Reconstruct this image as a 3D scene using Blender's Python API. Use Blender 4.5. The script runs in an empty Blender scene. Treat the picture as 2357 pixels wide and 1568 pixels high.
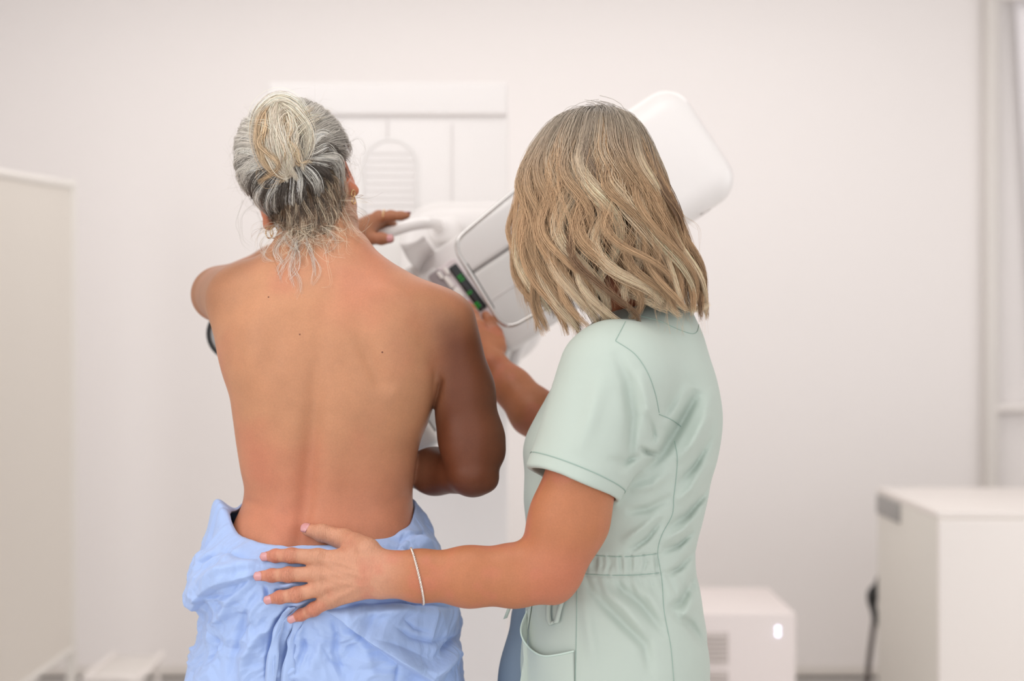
import bpy, math, random
import numpy as np
from mathutils import Vector
from mathutils.bvhtree import BVHTree

rng = np.random.default_rng(7)
random.seed(7)
S = bpy.context.scene
COL = S.collection
FPX, CX0, CY0, CAMZ = 3273.6, 1178.5, 784.0, 1.25


def P(px, py, Y):
    """world point at depth Y seen at photo pixel (px, py)"""
    return np.array([(px - CX0) / FPX * Y, Y, CAMZ - (py - CY0) / FPX * Y])


# ------------------------------------------------------------------ camera
cam_d = bpy.data.cameras.new('camera')
cam = bpy.data.objects.new('camera', cam_d)
COL.objects.link(cam)
cam.location = (0, 0, CAMZ)
cam.rotation_euler = (math.pi / 2, 0, 0)
cam_d.sensor_width = 36.0
cam_d.lens = FPX / 2357 * 36.0
cam_d.clip_start = 0.05
cam_d.dof.use_dof = True
cam_d.dof.focus_distance = 2.03
cam_d.dof.aperture_fstop = 2.0
S.camera = cam

# ------------------------------------------------------------------ light
S.view_settings.view_transform = 'Standard'
S.view_settings.look = 'None'
S.view_settings.gamma = 1.0
S.view_settings.use_curve_mapping = False
S.view_settings.exposure = 0.08
W = bpy.data.worlds.new('daylight')
S.world = W
W.use_nodes = True
W.node_tree.nodes['Background'].inputs[0].default_value = (0.98, 0.985, 1.0, 1)
W.node_tree.nodes['Background'].inputs[1].default_value = 1.30


def area(name, loc, target, sx, sy, power, col=(1, 1, 1)):
    d = bpy.data.lights.new(name, 'AREA')
    d.shape = 'RECTANGLE'
    d.size, d.size_y, d.energy, d.color = sx, sy, power, col
    o = bpy.data.objects.new(name, d)
    COL.objects.link(o)
    o.location = loc
    o.rotation_euler = (Vector(target) - Vector(loc)).to_track_quat('-Z', 'Y').to_euler()
    return o


area('key_light_left', (-2.35, 0.6, 1.75), (0.2, 2.3, 1.25), 1.8, 1.7, 21, (1, 0.98, 0.96))  # added soft key lamp in front of the closed left wall, no window there
area('window_daylight_right', (2.75, 2.6, 1.7), (0.3, 5.2, 1.3), 1.2, 1.5, 7, (1, 0.99, 0.97))
area('ceiling_panel_front', (-0.5, 1.4, 2.72), (-0.5, 1.5, 0), 1.6, 1.2, 13, (1, 0.98, 0.96))
area('ceiling_panel_back', (-0.2, 4.0, 2.72), (-0.2, 4.05, 0), 3.0, 1.0, 19, (1, 0.98, 0.965))

cy = S.cycles
cy.max_bounces = 7
cy.diffuse_bounces = 4
cy.glossy_bounces = 3
cy.transmission_bounces = 6
cy.transparent_max_bounces = 8
cy.caustics_reflective = False
cy.caustics_refractive = False
cy.sample_clamp_indirect = 4.0


# ------------------------------------------------------------------ materials
def mat(name, col, rough=0.5, spec=0.5, metal=0.0, **kw):
    m = bpy.data.materials.new(name)
    m.use_nodes = True
    b = m.node_tree.nodes['Principled BSDF']
    b.inputs['Base Color'].default_value = (*col, 1)
    b.inputs['Roughness'].default_value = rough
    b.inputs['Specular IOR Level'].default_value = spec
    b.inputs['Metallic'].default_value = metal
    for k, v in kw.items():
        b.inputs[k.replace('_', ' ')].default_value = v
    return m


def bsdf(m):
    return m.node_tree.nodes['Principled BSDF']


def nd(m, t, **kw):
    n = m.node_tree.nodes.new(t)
    for k, v in kw.items():
        if isinstance(k, str) and hasattr(n, k):
            setattr(n, k, v)
    return n


def lk(m, a, b):
    m.node_tree.links.new(a, b)


def add_bump(m, scale, strength, dist=0.002, detail=3, stretch=(1, 1, 1)):
    tc = nd(m, 'ShaderNodeTexCoord')
    mp = nd(m, 'ShaderNodeMapping')
    mp.inputs['Scale'].default_value = stretch
    nz = nd(m, 'ShaderNodeTexNoise')
    nz.inputs['Scale'].default_value = scale
    nz.inputs['Detail'].default_value = detail
    bp = nd(m, 'ShaderNodeBump')
    bp.inputs['Strength'].default_value = strength
    bp.inputs['Distance'].default_value = dist
    lk(m, tc.outputs['Object'], mp.inputs['Vector'])
    lk(m, mp.outputs['Vector'], nz.inputs['Vector'])
    lk(m, nz.outputs['Fac'], bp.inputs['Height'])
    old = bsdf(m).inputs['Normal'].links
    if old:
        lk(m, old[0].from_socket, bp.inputs['Normal'])
    lk(m, bp.outputs['Normal'], bsdf(m).inputs['Normal'])
    return nz


def attr_color(m, name='Col'):
    a = nd(m, 'ShaderNodeAttribute')
    a.attribute_name = name
    lk(m, a.outputs['Color'], bsdf(m).inputs['Base Color'])
    return a


# ------------------------------------------------------------------ objects
def tag(o, label=None, cat=None, group=None, kind=None):
    if label:
        o['label'] = label
    if cat:
        o['category'] = cat
    if group:
        o['group'] = group
    if kind:
        o['kind'] = kind
    return o


def thing(name, label, cat, loc, group=None):
    o = bpy.data.objects.new(name, None)
    o.empty_display_size = 0.1
    COL.objects.link(o)
    o.location = loc
    return tag(o, label, cat, group)


def base_of(o):
    b = np.zeros(3)
    while o is not None:
        b += np.array(o.location)
        o = o.parent
    return b


def mesh_np(name, V, F, m=None, parent=None, smooth=True, cols=None):
    """V (n,3) world coordinates, F list of index arrays (quads and/or tris)"""
    V = np.asarray(V, dtype=np.float64)
    if parent is not None:
        V = V - base_of(parent)
    if isinstance(F, np.ndarray):
        F = [F]
    me = bpy.data.meshes.new(name)
    me.vertices.add(len(V))
    me.vertices.foreach_set('co', V.astype(np.float32).ravel())
    tot = np.concatenate([np.full(len(f), f.shape[1], dtype=np.int32) for f in F])
    idx = np.concatenate([np.asarray(f, dtype=np.int32).ravel() for f in F])
    me.loops.add(len(idx))
    me.loops.foreach_set('vertex_index', idx)
    me.polygons.add(len(tot))
    me.polygons.foreach_set('loop_start', np.concatenate([[0], np.cumsum(tot)[:-1]]).astype(np.int32))
    me.polygons.foreach_set('loop_total', tot)
    me.polygons.foreach_set('use_smooth', np.full(len(tot), smooth, dtype=bool))
    me.update(calc_edges=True)
    if cols is not None:
        a = me.color_attributes.new('Col', 'FLOAT_COLOR', 'POINT')
        a.data.foreach_set('color', np.concatenate([cols, np.ones((len(cols), 1))], 1).astype(np.float32).ravel())
    if m:
        me.materials.append(m)
    o = bpy.data.objects.new(name, me)
    COL.objects.link(o)
    if parent is not None:
        o.parent = parent
    return o


class MB:
    """small mesh collector: boxes, tubes, lathes, prisms -> ONE mesh object"""

    def __init__(self):
        self.V, self.F = [], []

    def add(self, V, F):
        n = sum(len(v) for v in self.V)
        self.V.append(np.asarray(V, float))
        self.F += [tuple(int(i) + n for i in f) for f in F]
        return self

    def box(self, c, s, ax=None, r=0.0, seg=3):
        """box centre c, full size s, axes ax (3 rows), rounded edges r"""
        ax = np.eye(3) if ax is None else np.asarray(ax, float)
        s = np.asarray(s, float) / 2
        import bmesh
        bm = bmesh.new()
        bmesh.ops.create_cube(bm, size=2.0)
        for v in bm.verts:
            v.co = Vector((v.co.x * s[0], v.co.y * s[1], v.co.z * s[2]))
        if r > 0:
            bmesh.ops.bevel(bm, geom=bm.edges[:], offset=min(r, 0.98 * min(s)), segments=seg, profile=0.5, affect='EDGES')
        bm.verts.index_update()
        V = np.array([v.co[:] for v in bm.verts]) @ ax + np.asarray(c, float)
        F = [[v.index for v in f.verts] for f in bm.faces]
        if np.linalg.det(ax) < 0:
            F = [f[::-1] for f in F]
        bm.free()
        return self.add(V, F)

    def tube(self, pts, r, n=12, closed=False, cap=True, flat=None):
        pts = np.asarray(pts, float)
        m = len(pts)
        r = np.full(m, r) if np.isscalar(r) else np.asarray(r, float)
        T = np.gradient(pts, axis=0) if not closed else np.roll(pts, -1, 0) - np.roll(pts, 1, 0)
        T /= np.linalg.norm(T, axis=1)[:, None] + 1e-12
        u = np.cross(T[0], [0.31, 0.22, 0.92])
        u /= np.linalg.norm(u)
        V = []
        for i in range(m):
            u = u - T[i] * (u @ T[i])
            u /= np.linalg.norm(u)
            w = np.cross(T[i], u)
            for k in range(n):
                a = 2 * math.pi * k / n
                V.append(pts[i] + r[i] * (math.cos(a) * u + math.sin(a) * w))
        F = []
        for i in range(m if closed else m - 1):
            j = (i + 1) % m
            for k in range(n):
                l = (k + 1) % n
                F.append((i * n + k, i * n + l, j * n + l, j * n + k))
        if cap and not closed:
            F.append(tuple(range(n))[::-1])
            F.append(tuple((m - 1) * n + k for k in range(n)))
        return self.add(V, F)

    def prism(self, poly, y0, y1, o=(0, 0, 0), ax=None, bev=0.0):
        """closed polygon (a,b) extruded along third axis from y0 to y1; axes rows = a, depth, b"""
        import bmesh
        ax = np.eye(3) if ax is None else np.asarray(ax, float)
        bm = bmesh.new()
        vs = [bm.verts.new((a, y0, b)) for a, b in poly]
        f = bm.faces.new(vs)
        r = bmesh.ops.extrude_face_region(bm, geom=[f])
        for v in r['geom']:
            if isinstance(v, bmesh.types.BMVert):
                v.co.y = y1
        bmesh.ops.recalc_face_normals(bm, faces=bm.faces[:])
        if bev > 0:
            es = [e for e in bm.edges if abs(e.verts[0].co.y - e.verts[1].co.y) < 1e-9]
            bmesh.ops.bevel(bm, geom=es, offset=bev, segments=4, profile=0.5, affect='EDGES')
        bm.verts.index_update()
        V = np.array([v.co[:] for v in bm.verts]) @ ax + np.asarray(o, float)
        F = [[v.index for v in q.verts] for q in bm.faces]
        bm.free()
        return self.add(V, F)

    def build(self, name, m, parent=None, smooth=True, angle=40):
        V = np.concatenate(self.V)
        me = bpy.data.meshes.new(name)
        if parent is not None:
            V = V - base_of(parent)
        me.from_pydata([tuple(v) for v in V], [], self.F)
        me.update()
        if smooth:
            me.polygons.foreach_set('use_smooth', np.ones(len(me.polygons), dtype=bool))
            if angle:
                me.set_sharp_from_angle(angle=math.radians(angle))
        if m:
            me.materials.append(m)
        o = bpy.data.objects.new(name, me)
        COL.objects.link(o)
        if parent is not None:
            o.parent = parent
        return o


def rrect(w, h, r, n=8):
    """rounded rectangle outline centred on 0"""
    out = []
    for cx, cy, a0 in ((w / 2 - r, h / 2 - r, 0), (-w / 2 + r, h / 2 - r, 90), (-w / 2 + r, -h / 2 + r, 180), (w / 2 - r, -h / 2 + r, 270)):
        for k in range(n + 1):
            a = math.radians(a0 + 90 * k / n)
            out.append((cx + r * math.cos(a), cy + r * math.sin(a)))
    return out


def catmull(pts, n=12, closed=False):
    pts = np.asarray(pts, float)
    if closed:
        q = np.vstack([pts[-1:], pts, pts[:2]])
    else:
        q = np.vstack([2 * pts[0] - pts[1], pts, 2 * pts[-1] - pts[-2]])
    out = []
    for i in range(1, len(q) - 2):
        t = np.linspace(0, 1, n, endpoint=False)[:, None]
        a, b, c, d = q[i - 1], q[i], q[i + 1], q[i + 2]
        out.append(0.5 * (2 * b + (c - a) * t + (2 * a - 5 * b + 4 * c - d) * t ** 2 + (3 * b - a - 3 * c + d) * t ** 3))
    out = np.vstack(out)
    return out if closed else np.vstack([out, pts[-1:]])


# ------------------------------------------------------------------ noise
def _hash(i, j, k, s=0):
    n = (i * 374761393 + j * 668265263 + k * 2147483647 + s * 1274126177) & 0xFFFFFFFF
    n = ((n ^ (n >> 13)) * 1274126177) & 0xFFFFFFFF
    n = (n ^ (n >> 16)) & 0xFFFF
    return n / 65535.0


def vnoise(p, s=0):
    """smooth value noise -1..1, p (N,3)"""
    i = np.floor(p).astype(np.int64)
    f = p - i
    f = f * f * f * (f * (f * 6 - 15) + 10)
    r = 0
    for a in (0, 1):
        for b in (0, 1):
            for c in (0, 1):
                w = (f[:, 0] if a else 1 - f[:, 0]) * (f[:, 1] if b else 1 - f[:, 1]) * (f[:, 2] if c else 1 - f[:, 2])
                r = r + w * _hash(i[:, 0] + a, i[:, 1] + b, i[:, 2] + c, s)
    return r * 2 - 1


def fbm(p, o=3, s=0):
    r, a = 0, 1.0
    for k in range(o):
        r = r + a * vnoise(p * 2 ** k, s + k)
        a *= 0.5
    return r


def worley(uv, s=0):
    """F1, F2 for (N,2)"""
    i = np.floor(uv).astype(np.int64)
    f1 = np.full(len(uv), 9.0)
    f2 = np.full(len(uv), 9.0)
    hsh = np.zeros(len(uv))
    gx = np.zeros(len(uv))
    for a in (-1, 0, 1):
        for b in (-1, 0, 1):
            ci, cj = i[:, 0] + a, i[:, 1] + b
            dx = ci + _hash(ci, cj, ci * 0 + 1, s) - uv[:, 0]
            dy = cj + _hash(ci, cj, ci * 0 + 2, s) - uv[:, 1]
            d = np.sqrt(dx * dx + dy * dy)
            h = _hash(ci, cj, ci * 0 + 3, s)
            an = _hash(ci, cj, ci * 0 + 4, s) * 6.2832
            cl = d < f1
            f2 = np.where(cl, f1, np.minimum(f2, d))
            gx = np.where(cl, -(dx * np.cos(an) + dy * np.sin(an)), gx)
            hsh = np.where(cl, h, hsh)
            f1 = np.where(cl, d, f1)
    return f1, f2, hsh, gx


def sstep(x, a, b):
    t = np.clip((x - a) / (b - a), 0, 1)
    return t * t * (3 - 2 * t)


# ------------------------------------------------------------------ implicit surfaces
CT = {'lo': None, 'hi': None}
FAR = 0.075
QH = 1.0


def culled(lo, hi):
    return np.any(CT['lo'] > hi + FAR) or np.any(CT['hi'] < lo - FAR)


def cone(p, a, b, ra, rb, n=None, s=1.0):
    """round cone a->b; optional flattening s (<1) along unit n"""
    a, b = np.asarray(a, float), np.asarray(b, float)
    R = max(ra, rb)
    if culled(np.minimum(a, b) - R, np.maximum(a, b) + R):
        return np.full(len(p), FAR)
    ab = b - a
    q = p - a
    if n is not None:
        e = np.asarray(n, float)
        q = q + np.outer(q @ e, e) * (1 / s - 1)
        ab = ab + e * (ab @ e) * (1 / s - 1)
    t = np.clip((q @ ab) / (ab @ ab + 1e-12), 0, 1)
    d = np.linalg.norm(q - t[:, None] * ab, axis=1) - (ra + (rb - ra) * t)
    return d * (s if s < 1 and n is not None else 1) if n is None else np.where(d > 0, d * (0.5 + 0.5 * s), d * s)


def ball(p, c, r):
    return cone(p, c, np.asarray(c, float) + [0, 0, 1e-5], r, r)


def ell(p, c, r, R=None):
    """ellipsoid centre c, radii r, rows of R = axes"""
    c, r = np.asarray(c, float), np.asarray(r, float)
    m = r.max()
    if culled(c - m, c + m):
        return np.full(len(p), FAR)
    q = p - c
    if R is not None:
        q = q @ np.asarray(R).T
    k0 = np.linalg.norm(q / r, axis=1)
    k1 = np.linalg.norm(q / (r * r), axis=1)
    return np.minimum(k0 * (k0 - 1) / (k1 + 1e-9), 10)


def smin(a, b, k):
    h = np.clip(0.5 + 0.5 * (b - a) / k, 0, 1)
    return b + (a - b) * h - k * h * (1 - h)


def smax(a, b, k):
    return -smin(-a, -b, k)


def chain(p, pts, rad, k=0.006, n=None, s=1.0):
    d = None
    for i in range(len(pts) - 1):
        e = cone(p, pts[i], pts[i + 1], rad[i], rad[i + 1], n, s)
        d = e if d is None else smin(d, e, k)
    return d


class Prof:
    """smooth 1-D table over z (Catmull through rows, looked up)"""

    def __init__(self, rows):
        rows = np.array(sorted(map(tuple, rows)), float)
        z = rows[:, 0]
        t = np.linspace(z[0], z[-1], 600)
        out = []
        for c in range(1, rows.shape[1]):
            y = rows[:, c]
            mm = np.gradient(y, z)
            i = np.clip(np.searchsorted(z, t) - 1, 0, len(z) - 2)
            h = z[i + 1] - z[i]
            u = (t - z[i]) / h
            v = (2 * u ** 3 - 3 * u ** 2 + 1) * y[i] + (u ** 3 - 2 * u ** 2 + u) * h * mm[i] + (-2 * u ** 3 + 3 * u ** 2) * y[i + 1] + (u ** 3 - u ** 2) * h * mm[i + 1]
            kz = np.exp(-np.linspace(-2, 2, 15) ** 2)
            v = np.convolve(np.pad(v, 7, mode='edge'), kz / kz.sum(), 'valid')
            out.append(v)
        self.t, self.o, self.z0, self.z1 = t, out, z[0], z[-1]
        if len(out) == 4:
            self.lo = np.array([out[0].min(), out[2].min(), z[0]]) - 0.01
            self.hi = np.array([out[1].max(), out[3].max(), z[-1]]) + 0.01

    def __call__(self, z):
        return [np.interp(z, self.t, o) for o in self.o]


def px_rows(rows, Yc):
    """(py, xl_px, xr_px, yback, yfront) -> (z, xl, xr, yback, yfront) at silhouette depth Yc"""
    return [(P(0, r[0], Yc)[2], P(r[1], 0, Yc)[0], P(r[2], 0, Yc)[0], r[3], r[4]) for r in rows]


def loft(p, pr, n=2.4):
    if culled(pr.lo, pr.hi):
        return np.full(len(p), FAR)
    xl, xr, yb, yf = pr(p[:, 2])
    a, b = (xr - xl) / 2, (yf - yb) / 2
    u, v = (p[:, 0] - (xl + xr) / 2) / a, (p[:, 1] - (yb + yf) / 2) / b
    au, av = np.abs(u) + 1e-6, np.abs(v) + 1e-6
    q = (au ** n + av ** n) ** (1 / n)
    g = q ** (1 - n) * np.sqrt((au ** (n - 1) / a) ** 2 + (av ** (n - 1) / b) ** 2)
    d = (q - 1) / (g + 1e-6)
    return np.clip(smax(smax(d, p[:, 2] - pr.z1, 0.02), pr.z0 - p[:, 2], 0.01), -0.2, 0.2)


def polydist(x, z, pts):
    """distance in a plane to a polyline, and the running parameter 0..1"""
    best = np.full(len(x), 1e9)
    par = np.zeros(len(x))
    m = len(pts) - 1
    side = np.zeros(len(x))
    for i in range(m):
        ax, az = pts[i]
        bx, bz = pts[i + 1]
        dx, dz = bx - ax, bz - az
        L = dx * dx + dz * dz
        t = np.clip(((x - ax) * dx + (z - az) * dz) / L, 0, 1)
        ex, ez = x - ax - t * dx, z - az - t * dz
        d = np.sqrt(ex * ex + ez * ez)
        c = d < best
        best = np.where(c, d, best)
        par = np.where(c, (i + t) / m, par)
        side = np.where(c, np.sign(dx * ez - dz * ex), side)
    return best, par, side


def polygonize(f, lo, hi, h, B=16, SB=3):
    """sparse surface nets: vertices, quads of f = 0"""
    h = h * QH
    lo, hi = np.asarray(lo, float), np.asarray(hi, float)
    nb = np.maximum(np.ceil((hi - lo) / (h * B)).astype(int), 1)
    NG = nb * B + 2
    Vs, Ks, Qs = [], [], []
    off = np.stack(np.meshgrid(*[np.arange(B + 1)] * 3, indexing='ij'), -1)
    for si in range(0, nb[0], SB):
        for sj in range(0, nb[1], SB):
            for sk in range(0, nb[2], SB):
                g = np.stack(np.meshgrid(np.arange(si, min(si + SB, nb[0])), np.arange(sj, min(sj + SB, nb[1])), np.arange(sk, min(sk + SB, nb[2])), indexing='ij'), -1).reshape(-1, 3)
                CT['lo'] = lo + g.min(0) * B * h
                CT['hi'] = lo + (g.max(0) + 1) * B * h
                cen = lo + (g + 0.5) * B * h
                d = f(cen)
                g = g[np.abs(d) < B * h * 0.87 * 1.45]
                if not len(g):
                    continue
                gi = g[:, None, None, None, :] * B + off[None]
                pts = lo + gi * h
                CT['lo'], CT['hi'] = pts.reshape(-1, 3).min(0), pts.reshape(-1, 3).max(0)
                D = f(pts.reshape(-1, 3)).reshape(gi.shape[:-1])
                I = D < 0
                c8 = sum(I[:, a:B + a, b:B + b, c:B + c].astype(np.int8) for a in (0, 1) for b in (0, 1) for c in (0, 1))
                act = np.argwhere((c8 > 0) & (c8 < 8))
                if not len(act):
                    continue
                bb, ii, jj, kk = act.T
                acc = np.zeros((len(act), 3))
                cnt = np.zeros(len(act))
                cor = [(a, b, c) for a in (0, 1) for b in (0, 1) for c in (0, 1)]
                for A in cor:
                    for ax in range(3):
                        if A[ax]:
                            continue
                        Bc = list(A)
                        Bc[ax] = 1
                        da = D[bb, ii + A[0], jj + A[1], kk + A[2]]
                        db = D[bb, ii + Bc[0], jj + Bc[1], kk + Bc[2]]
                        x = (da < 0) != (db < 0)
                        t = np.where(x, da / np.where(x, da - db, 1), 0)
                        pos = np.tile(np.array(A, float), (len(act), 1))
                        pos[:, ax] += t
                        acc += pos * x[:, None]
                        cnt += x
                cell = g[bb] * B + np.stack([ii, jj, kk], 1)
                Vs.append(lo + (cell + acc / cnt[:, None]) * h)
                Ks.append((cell[:, 0] * NG[1] + cell[:, 1]) * NG[2] + cell[:, 2])
                for ax in range(3):
                    sl0 = [slice(0, B)] * 3
                    sl1 = [slice(0, B)] * 3
                    sl1[ax] = slice(1, B + 1)
                    A0, A1 = I[(slice(None), *sl0)], I[(slice(None), *sl1)]
                    e = np.argwhere(A0 != A1)
                    if not len(e):
                        continue
                    flip = A0[tuple(e.T)]
                    gc = g[e[:, 0]] * B + e[:, 1:]
                    u, v = [(1, 2), (2, 0), (0, 1)][ax]
                    q = []
                    for du, dv in ((-1, -1), (0, -1), (0, 0), (-1, 0)):
                        c = gc.copy()
                        c[:, u] += du
                        c[:, v] += dv
                        q.append((c[:, 0] * NG[1] + c[:, 1]) * NG[2] + c[:, 2])
                    q = np.stack(q, 1)
                    q[~flip] = q[~flip][:, ::-1]
                    Qs.append(q)
    V, K, Q = np.concatenate(Vs), np.concatenate(Ks), np.concatenate(Qs)
    o = np.argsort(K)
    Ksrt = K[o]
    pos = np.clip(np.searchsorted(Ksrt, Q), 0, len(K) - 1)
    ok = np.all(Ksrt[pos] == Q, axis=1)
    F = o[pos[ok]]
    CT['lo'], CT['hi'] = V.min(0), V.max(0)
    return relax(V, F, 2), F


def relax(V, F, it=1, lam=0.5):
    E = np.concatenate([F[:, [0, 1]], F[:, [1, 2]], F[:, [2, 3]], F[:, [3, 0]]])
    n = len(V)
    for _ in range(it):
        s = np.zeros_like(V)
        c = np.zeros(n)
        for a in range(3):
            s[:, a] = np.bincount(E[:, 0], V[E[:, 1], a], n) + np.bincount(E[:, 1], V[E[:, 0], a], n)
        c = np.bincount(E[:, 0], minlength=n) + np.bincount(E[:, 1], minlength=n)
        V = V + lam * (s / np.maximum(c, 1)[:, None] - V)
    return V


def strands(name, Q, R, C, m, parent, sides=3):
    """Q (N,M,3) strand points, R (N,M) radii, C (N,M,3) colours -> one mesh of thin tubes"""
    N, M = Q.shape[:2]
    T = np.gradient(Q, axis=1)
    T /= np.linalg.norm(T, axis=2, keepdims=True) + 1e-9
    ref = np.array([0.12, -0.95, 0.28])
    u = np.cross(T, ref)
    u /= np.linalg.norm(u, axis=2, keepdims=True) + 1e-9
    w = np.cross(T, u)
    V = np.zeros((N, M, sides, 3))
    for k in range(sides):
        a = 2 * math.pi * k / sides
        V[:, :, k] = Q + R[:, :, None] * (math.cos(a) * u + math.sin(a) * w)
    b = (np.arange(N)[:, None] * M + np.arange(M - 1)[None]).ravel() * sides
    F = np.concatenate([np.stack([b + k, b + (k + 1) % sides, b + sides + (k + 1) % sides, b + sides + k], 1) for k in range(sides)])
    cols = np.repeat(C.reshape(-1, 3), sides, axis=0)
    return mesh_np(name, V.reshape(-1, 3), F, m, parent, True, cols)


def srgb(r, g, b):
    return tuple((c / 255 / 12.92) if c / 255 < 0.04045 else ((c / 255 + 0.055) / 1.055) ** 2.4 for c in (r, g, b))
# ================================================================== room
YW = 5.25
m_wall = mat('wall_paint', srgb(243, 238, 236), 0.6, 0.3)
add_bump(m_wall, 160, 0.05, 0.0006)
m_ceil = mat('ceiling_paint', srgb(245, 243, 241), 0.8)
m_floor = mat('floor_vinyl', srgb(228, 224, 220), 0.45)
add_bump(m_floor, 40, 0.05, 0.001)
m_white = mat('white_enamel', srgb(244, 238, 234), 0.35, 0.5)
m_offwhite = mat('offwhite_plastic', srgb(236, 231, 226), 0.4, 0.5)
m_dark = mat('dark_rubber', srgb(34, 34, 34), 0.5)
m_grey = mat('grey_plastic', srgb(160, 158, 156), 0.45)

XL, XR = -2.45, 2.85


def struct(name, mb, m, parent=None):
    o = mb.build(name, m, parent)
    if parent is None:
        o['kind'] = 'structure'
    return o


struct('floor', MB().box((0.2, 2.5, -0.05), (5.5, 6.0, 0.1)), m_floor)
struct('ceiling', MB().box((0.2, 2.5, 2.85), (5.5, 6.0, 0.1)), m_ceil)
struct('wall_left', MB().box((XL - 0.05, 2.5, 1.4), (0.1, 6.0, 2.8)), m_wall)
# back wall, with an opening for the window on the right
wx0, wx1, wz0, wz1 = P(2390, 0, YW)[0], 2.72, P(0, 930, YW)[2], 2.35
wb = MB()
wb.box(((XL + wx0) / 2, YW + 0.08, 1.4), (wx0 - XL, 0.16, 2.8))
wb.box(((wx1 + XR) / 2, YW + 0.08, 1.4), (XR - wx1, 0.16, 2.8))
wb.box(((wx0 + wx1) / 2, YW + 0.08, wz0 / 2), (wx1 - wx0, 0.16, wz0))
wb.box(((wx0 + wx1) / 2, YW + 0.08, (wz1 + 2.8) / 2), (wx1 - wx0, 0.16, 2.8 - wz1))
struct('wall_back', wb, m_wall)
# right wall: wide opening where the daylight comes in
wr = MB()
wr.box((XR + 0.05, 2.6, 0.45), (0.1, 5.5, 0.9))
wr.box((XR + 0.05, 2.6, 2.6), (0.1, 5.5, 0.4))
wr.box((XR + 0.05, 0.9, 1.65), (0.1, 2.0, 1.5))
wr.box((XR + 0.05, 4.4, 1.65), (0.1, 1.8, 1.5))
struct('wall_right', wr, m_wall)
struct('baseboard_back', MB().box(((XL + XR) / 2, YW - 0.008, 0.03), (XR - XL - 0.002, 0.016, 0.034), r=0.003), mat('skirting_paint', srgb(226, 220, 214), 0.45))
struct('trim_1', MB().box(((XL + XR) / 2, YW - 0.005, 0.0065), (XR - XL - 0.002, 0.02, 0.013)), mat('skirting_gap', srgb(62, 54, 50), 0.6))

# boxed pipe in the corner right of the machine
bxw = MB()
p0, p1 = P(2272, 0, YW - 0.06)[0], P(2299, 0, YW - 0.06)[0]
bxw.box(((p0 + p1) / 2, YW - 0.03, 1.42), (p1 - p0, 0.06, 2.76), r=0.004)
pb = struct('trim_2', bxw, mat('pipe_boxing_paint', srgb(226, 221, 216), 0.5))
pb['label'] = 'pale boxed pipe running up the wall left of the window'
# window 1
w1 = MB()
for x in (wx0 + 0.025, wx1 - 0.025):
    w1.box((x, YW + 0.10, (wz0 + wz1) / 2), (0.05, 0.06, wz1 - wz0), r=0.004)
for z in (wz0 + 0.025, wz1 - 0.025):
    w1.box(((wx0 + wx1) / 2, YW + 0.10, z), (wx1 - wx0, 0.06, 0.05), r=0.004)
win = struct('window_1', w1, mat('window_frame_white', srgb(248, 245, 242), 0.3))
m_glass = mat('window_glass', (0.95, 0.97, 0.97), 0.02, 0.5, Transmission_Weight=1.0, IOR=1.45)
win.location = (0, 0, 0)
MB().box(((wx0 + wx1) / 2, YW + 0.10, (wz0 + wz1) / 2), (wx1 - wx0 - 0.09, 0.008, wz1 - wz0 - 0.09)).build('window_pane', m_glass, win)
sx0 = P(2294, 0, YW - 0.07)[0]
MB().box(((sx0 + wx1 + 0.05) / 2, YW - 0.031, wz0 - 0.012), (wx1 + 0.05 - sx0, 0.06, 0.026), r=0.008).build('window_sill', m_white, win)
# daylight blind with a slanting free edge
cz0, cz1 = wz0 + 0.03, 2.5
cv = []
nx, nz = 40, 24
for j in range(nz + 1):
    z = cz0 + (cz1 - cz0) * j / nz
    xl = np.interp(z, [cz0, P(0, 430, YW)[2], P(0, 0, YW)[2], cz1], [P(2378, 0, YW)[0], P(2352, 0, YW)[0], P(2327, 0, YW)[0], P(2320, 0, YW)[0]])
    for i in range(nx + 1):
        u = i / nx
        cv.append((xl + (2.78 - xl) * u, YW - 0.045 + 0.018 * math.sin(u * 42), z))
cf = [(j * (nx + 1) + i, j * (nx + 1) + i + 1, (j + 1) * (nx + 1) + i + 1, (j + 1) * (nx + 1) + i) for j in range(nz) for i in range(nx)]
cur = MB().add(cv, cf).build('curtain', mat('curtain_voile', srgb(250, 246, 248), 0.8, 0.2, Transmission_Weight=0.0), None, angle=0)
cur.modifiers.new('cloth', 'SOLIDIFY').thickness = 0.003
tag(cur, 'white curtain hanging at the window on the far right edge', 'curtain')
MB().tube([(sx0 - 0.02, YW - 0.045, 2.51), (2.8, YW - 0.045, 2.51)], 0.012).build('curtain_rail', m_white, cur)

# ------------------------------------------------------------------ folding screen at the left
XS, YF, YN = -1.398, 4.50, 3.30
zt, zb = P(0, 427, YF)[2], P(0, 1497, YF)[2]
scr = thing('privacy_screen', 'white framed screen with a beige fabric panel along the left side', 'screen', (XS, 3.9, 0))
m_frame = mat('screen_frame_paint', srgb(232, 228, 222), 0.35)
m_cloth = mat('screen_fabric', srgb(231, 225, 217), 0.85, 0.2)
add_bump(m_cloth, 600, 0.2, 0.0008)
ztn = 1.672 + 0.11
MB().add([(XS - 0.006, YF, zb), (XS - 0.006, YN, zb), (XS - 0.006, YN, ztn - 0.11), (XS - 0.006, YF, zt), (XS + 0.006, YF, zb), (XS + 0.006, YN, zb), (XS + 0.006, YN, ztn - 0.11), (XS + 0.006, YF, zt)],
         [(0, 1, 2, 3), (7, 6, 5, 4), (0, 4, 5, 1), (1, 5, 6, 2), (2, 6, 7, 3), (3, 7, 4, 0)]).build('fabric_panel', m_cloth, scr)
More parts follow.
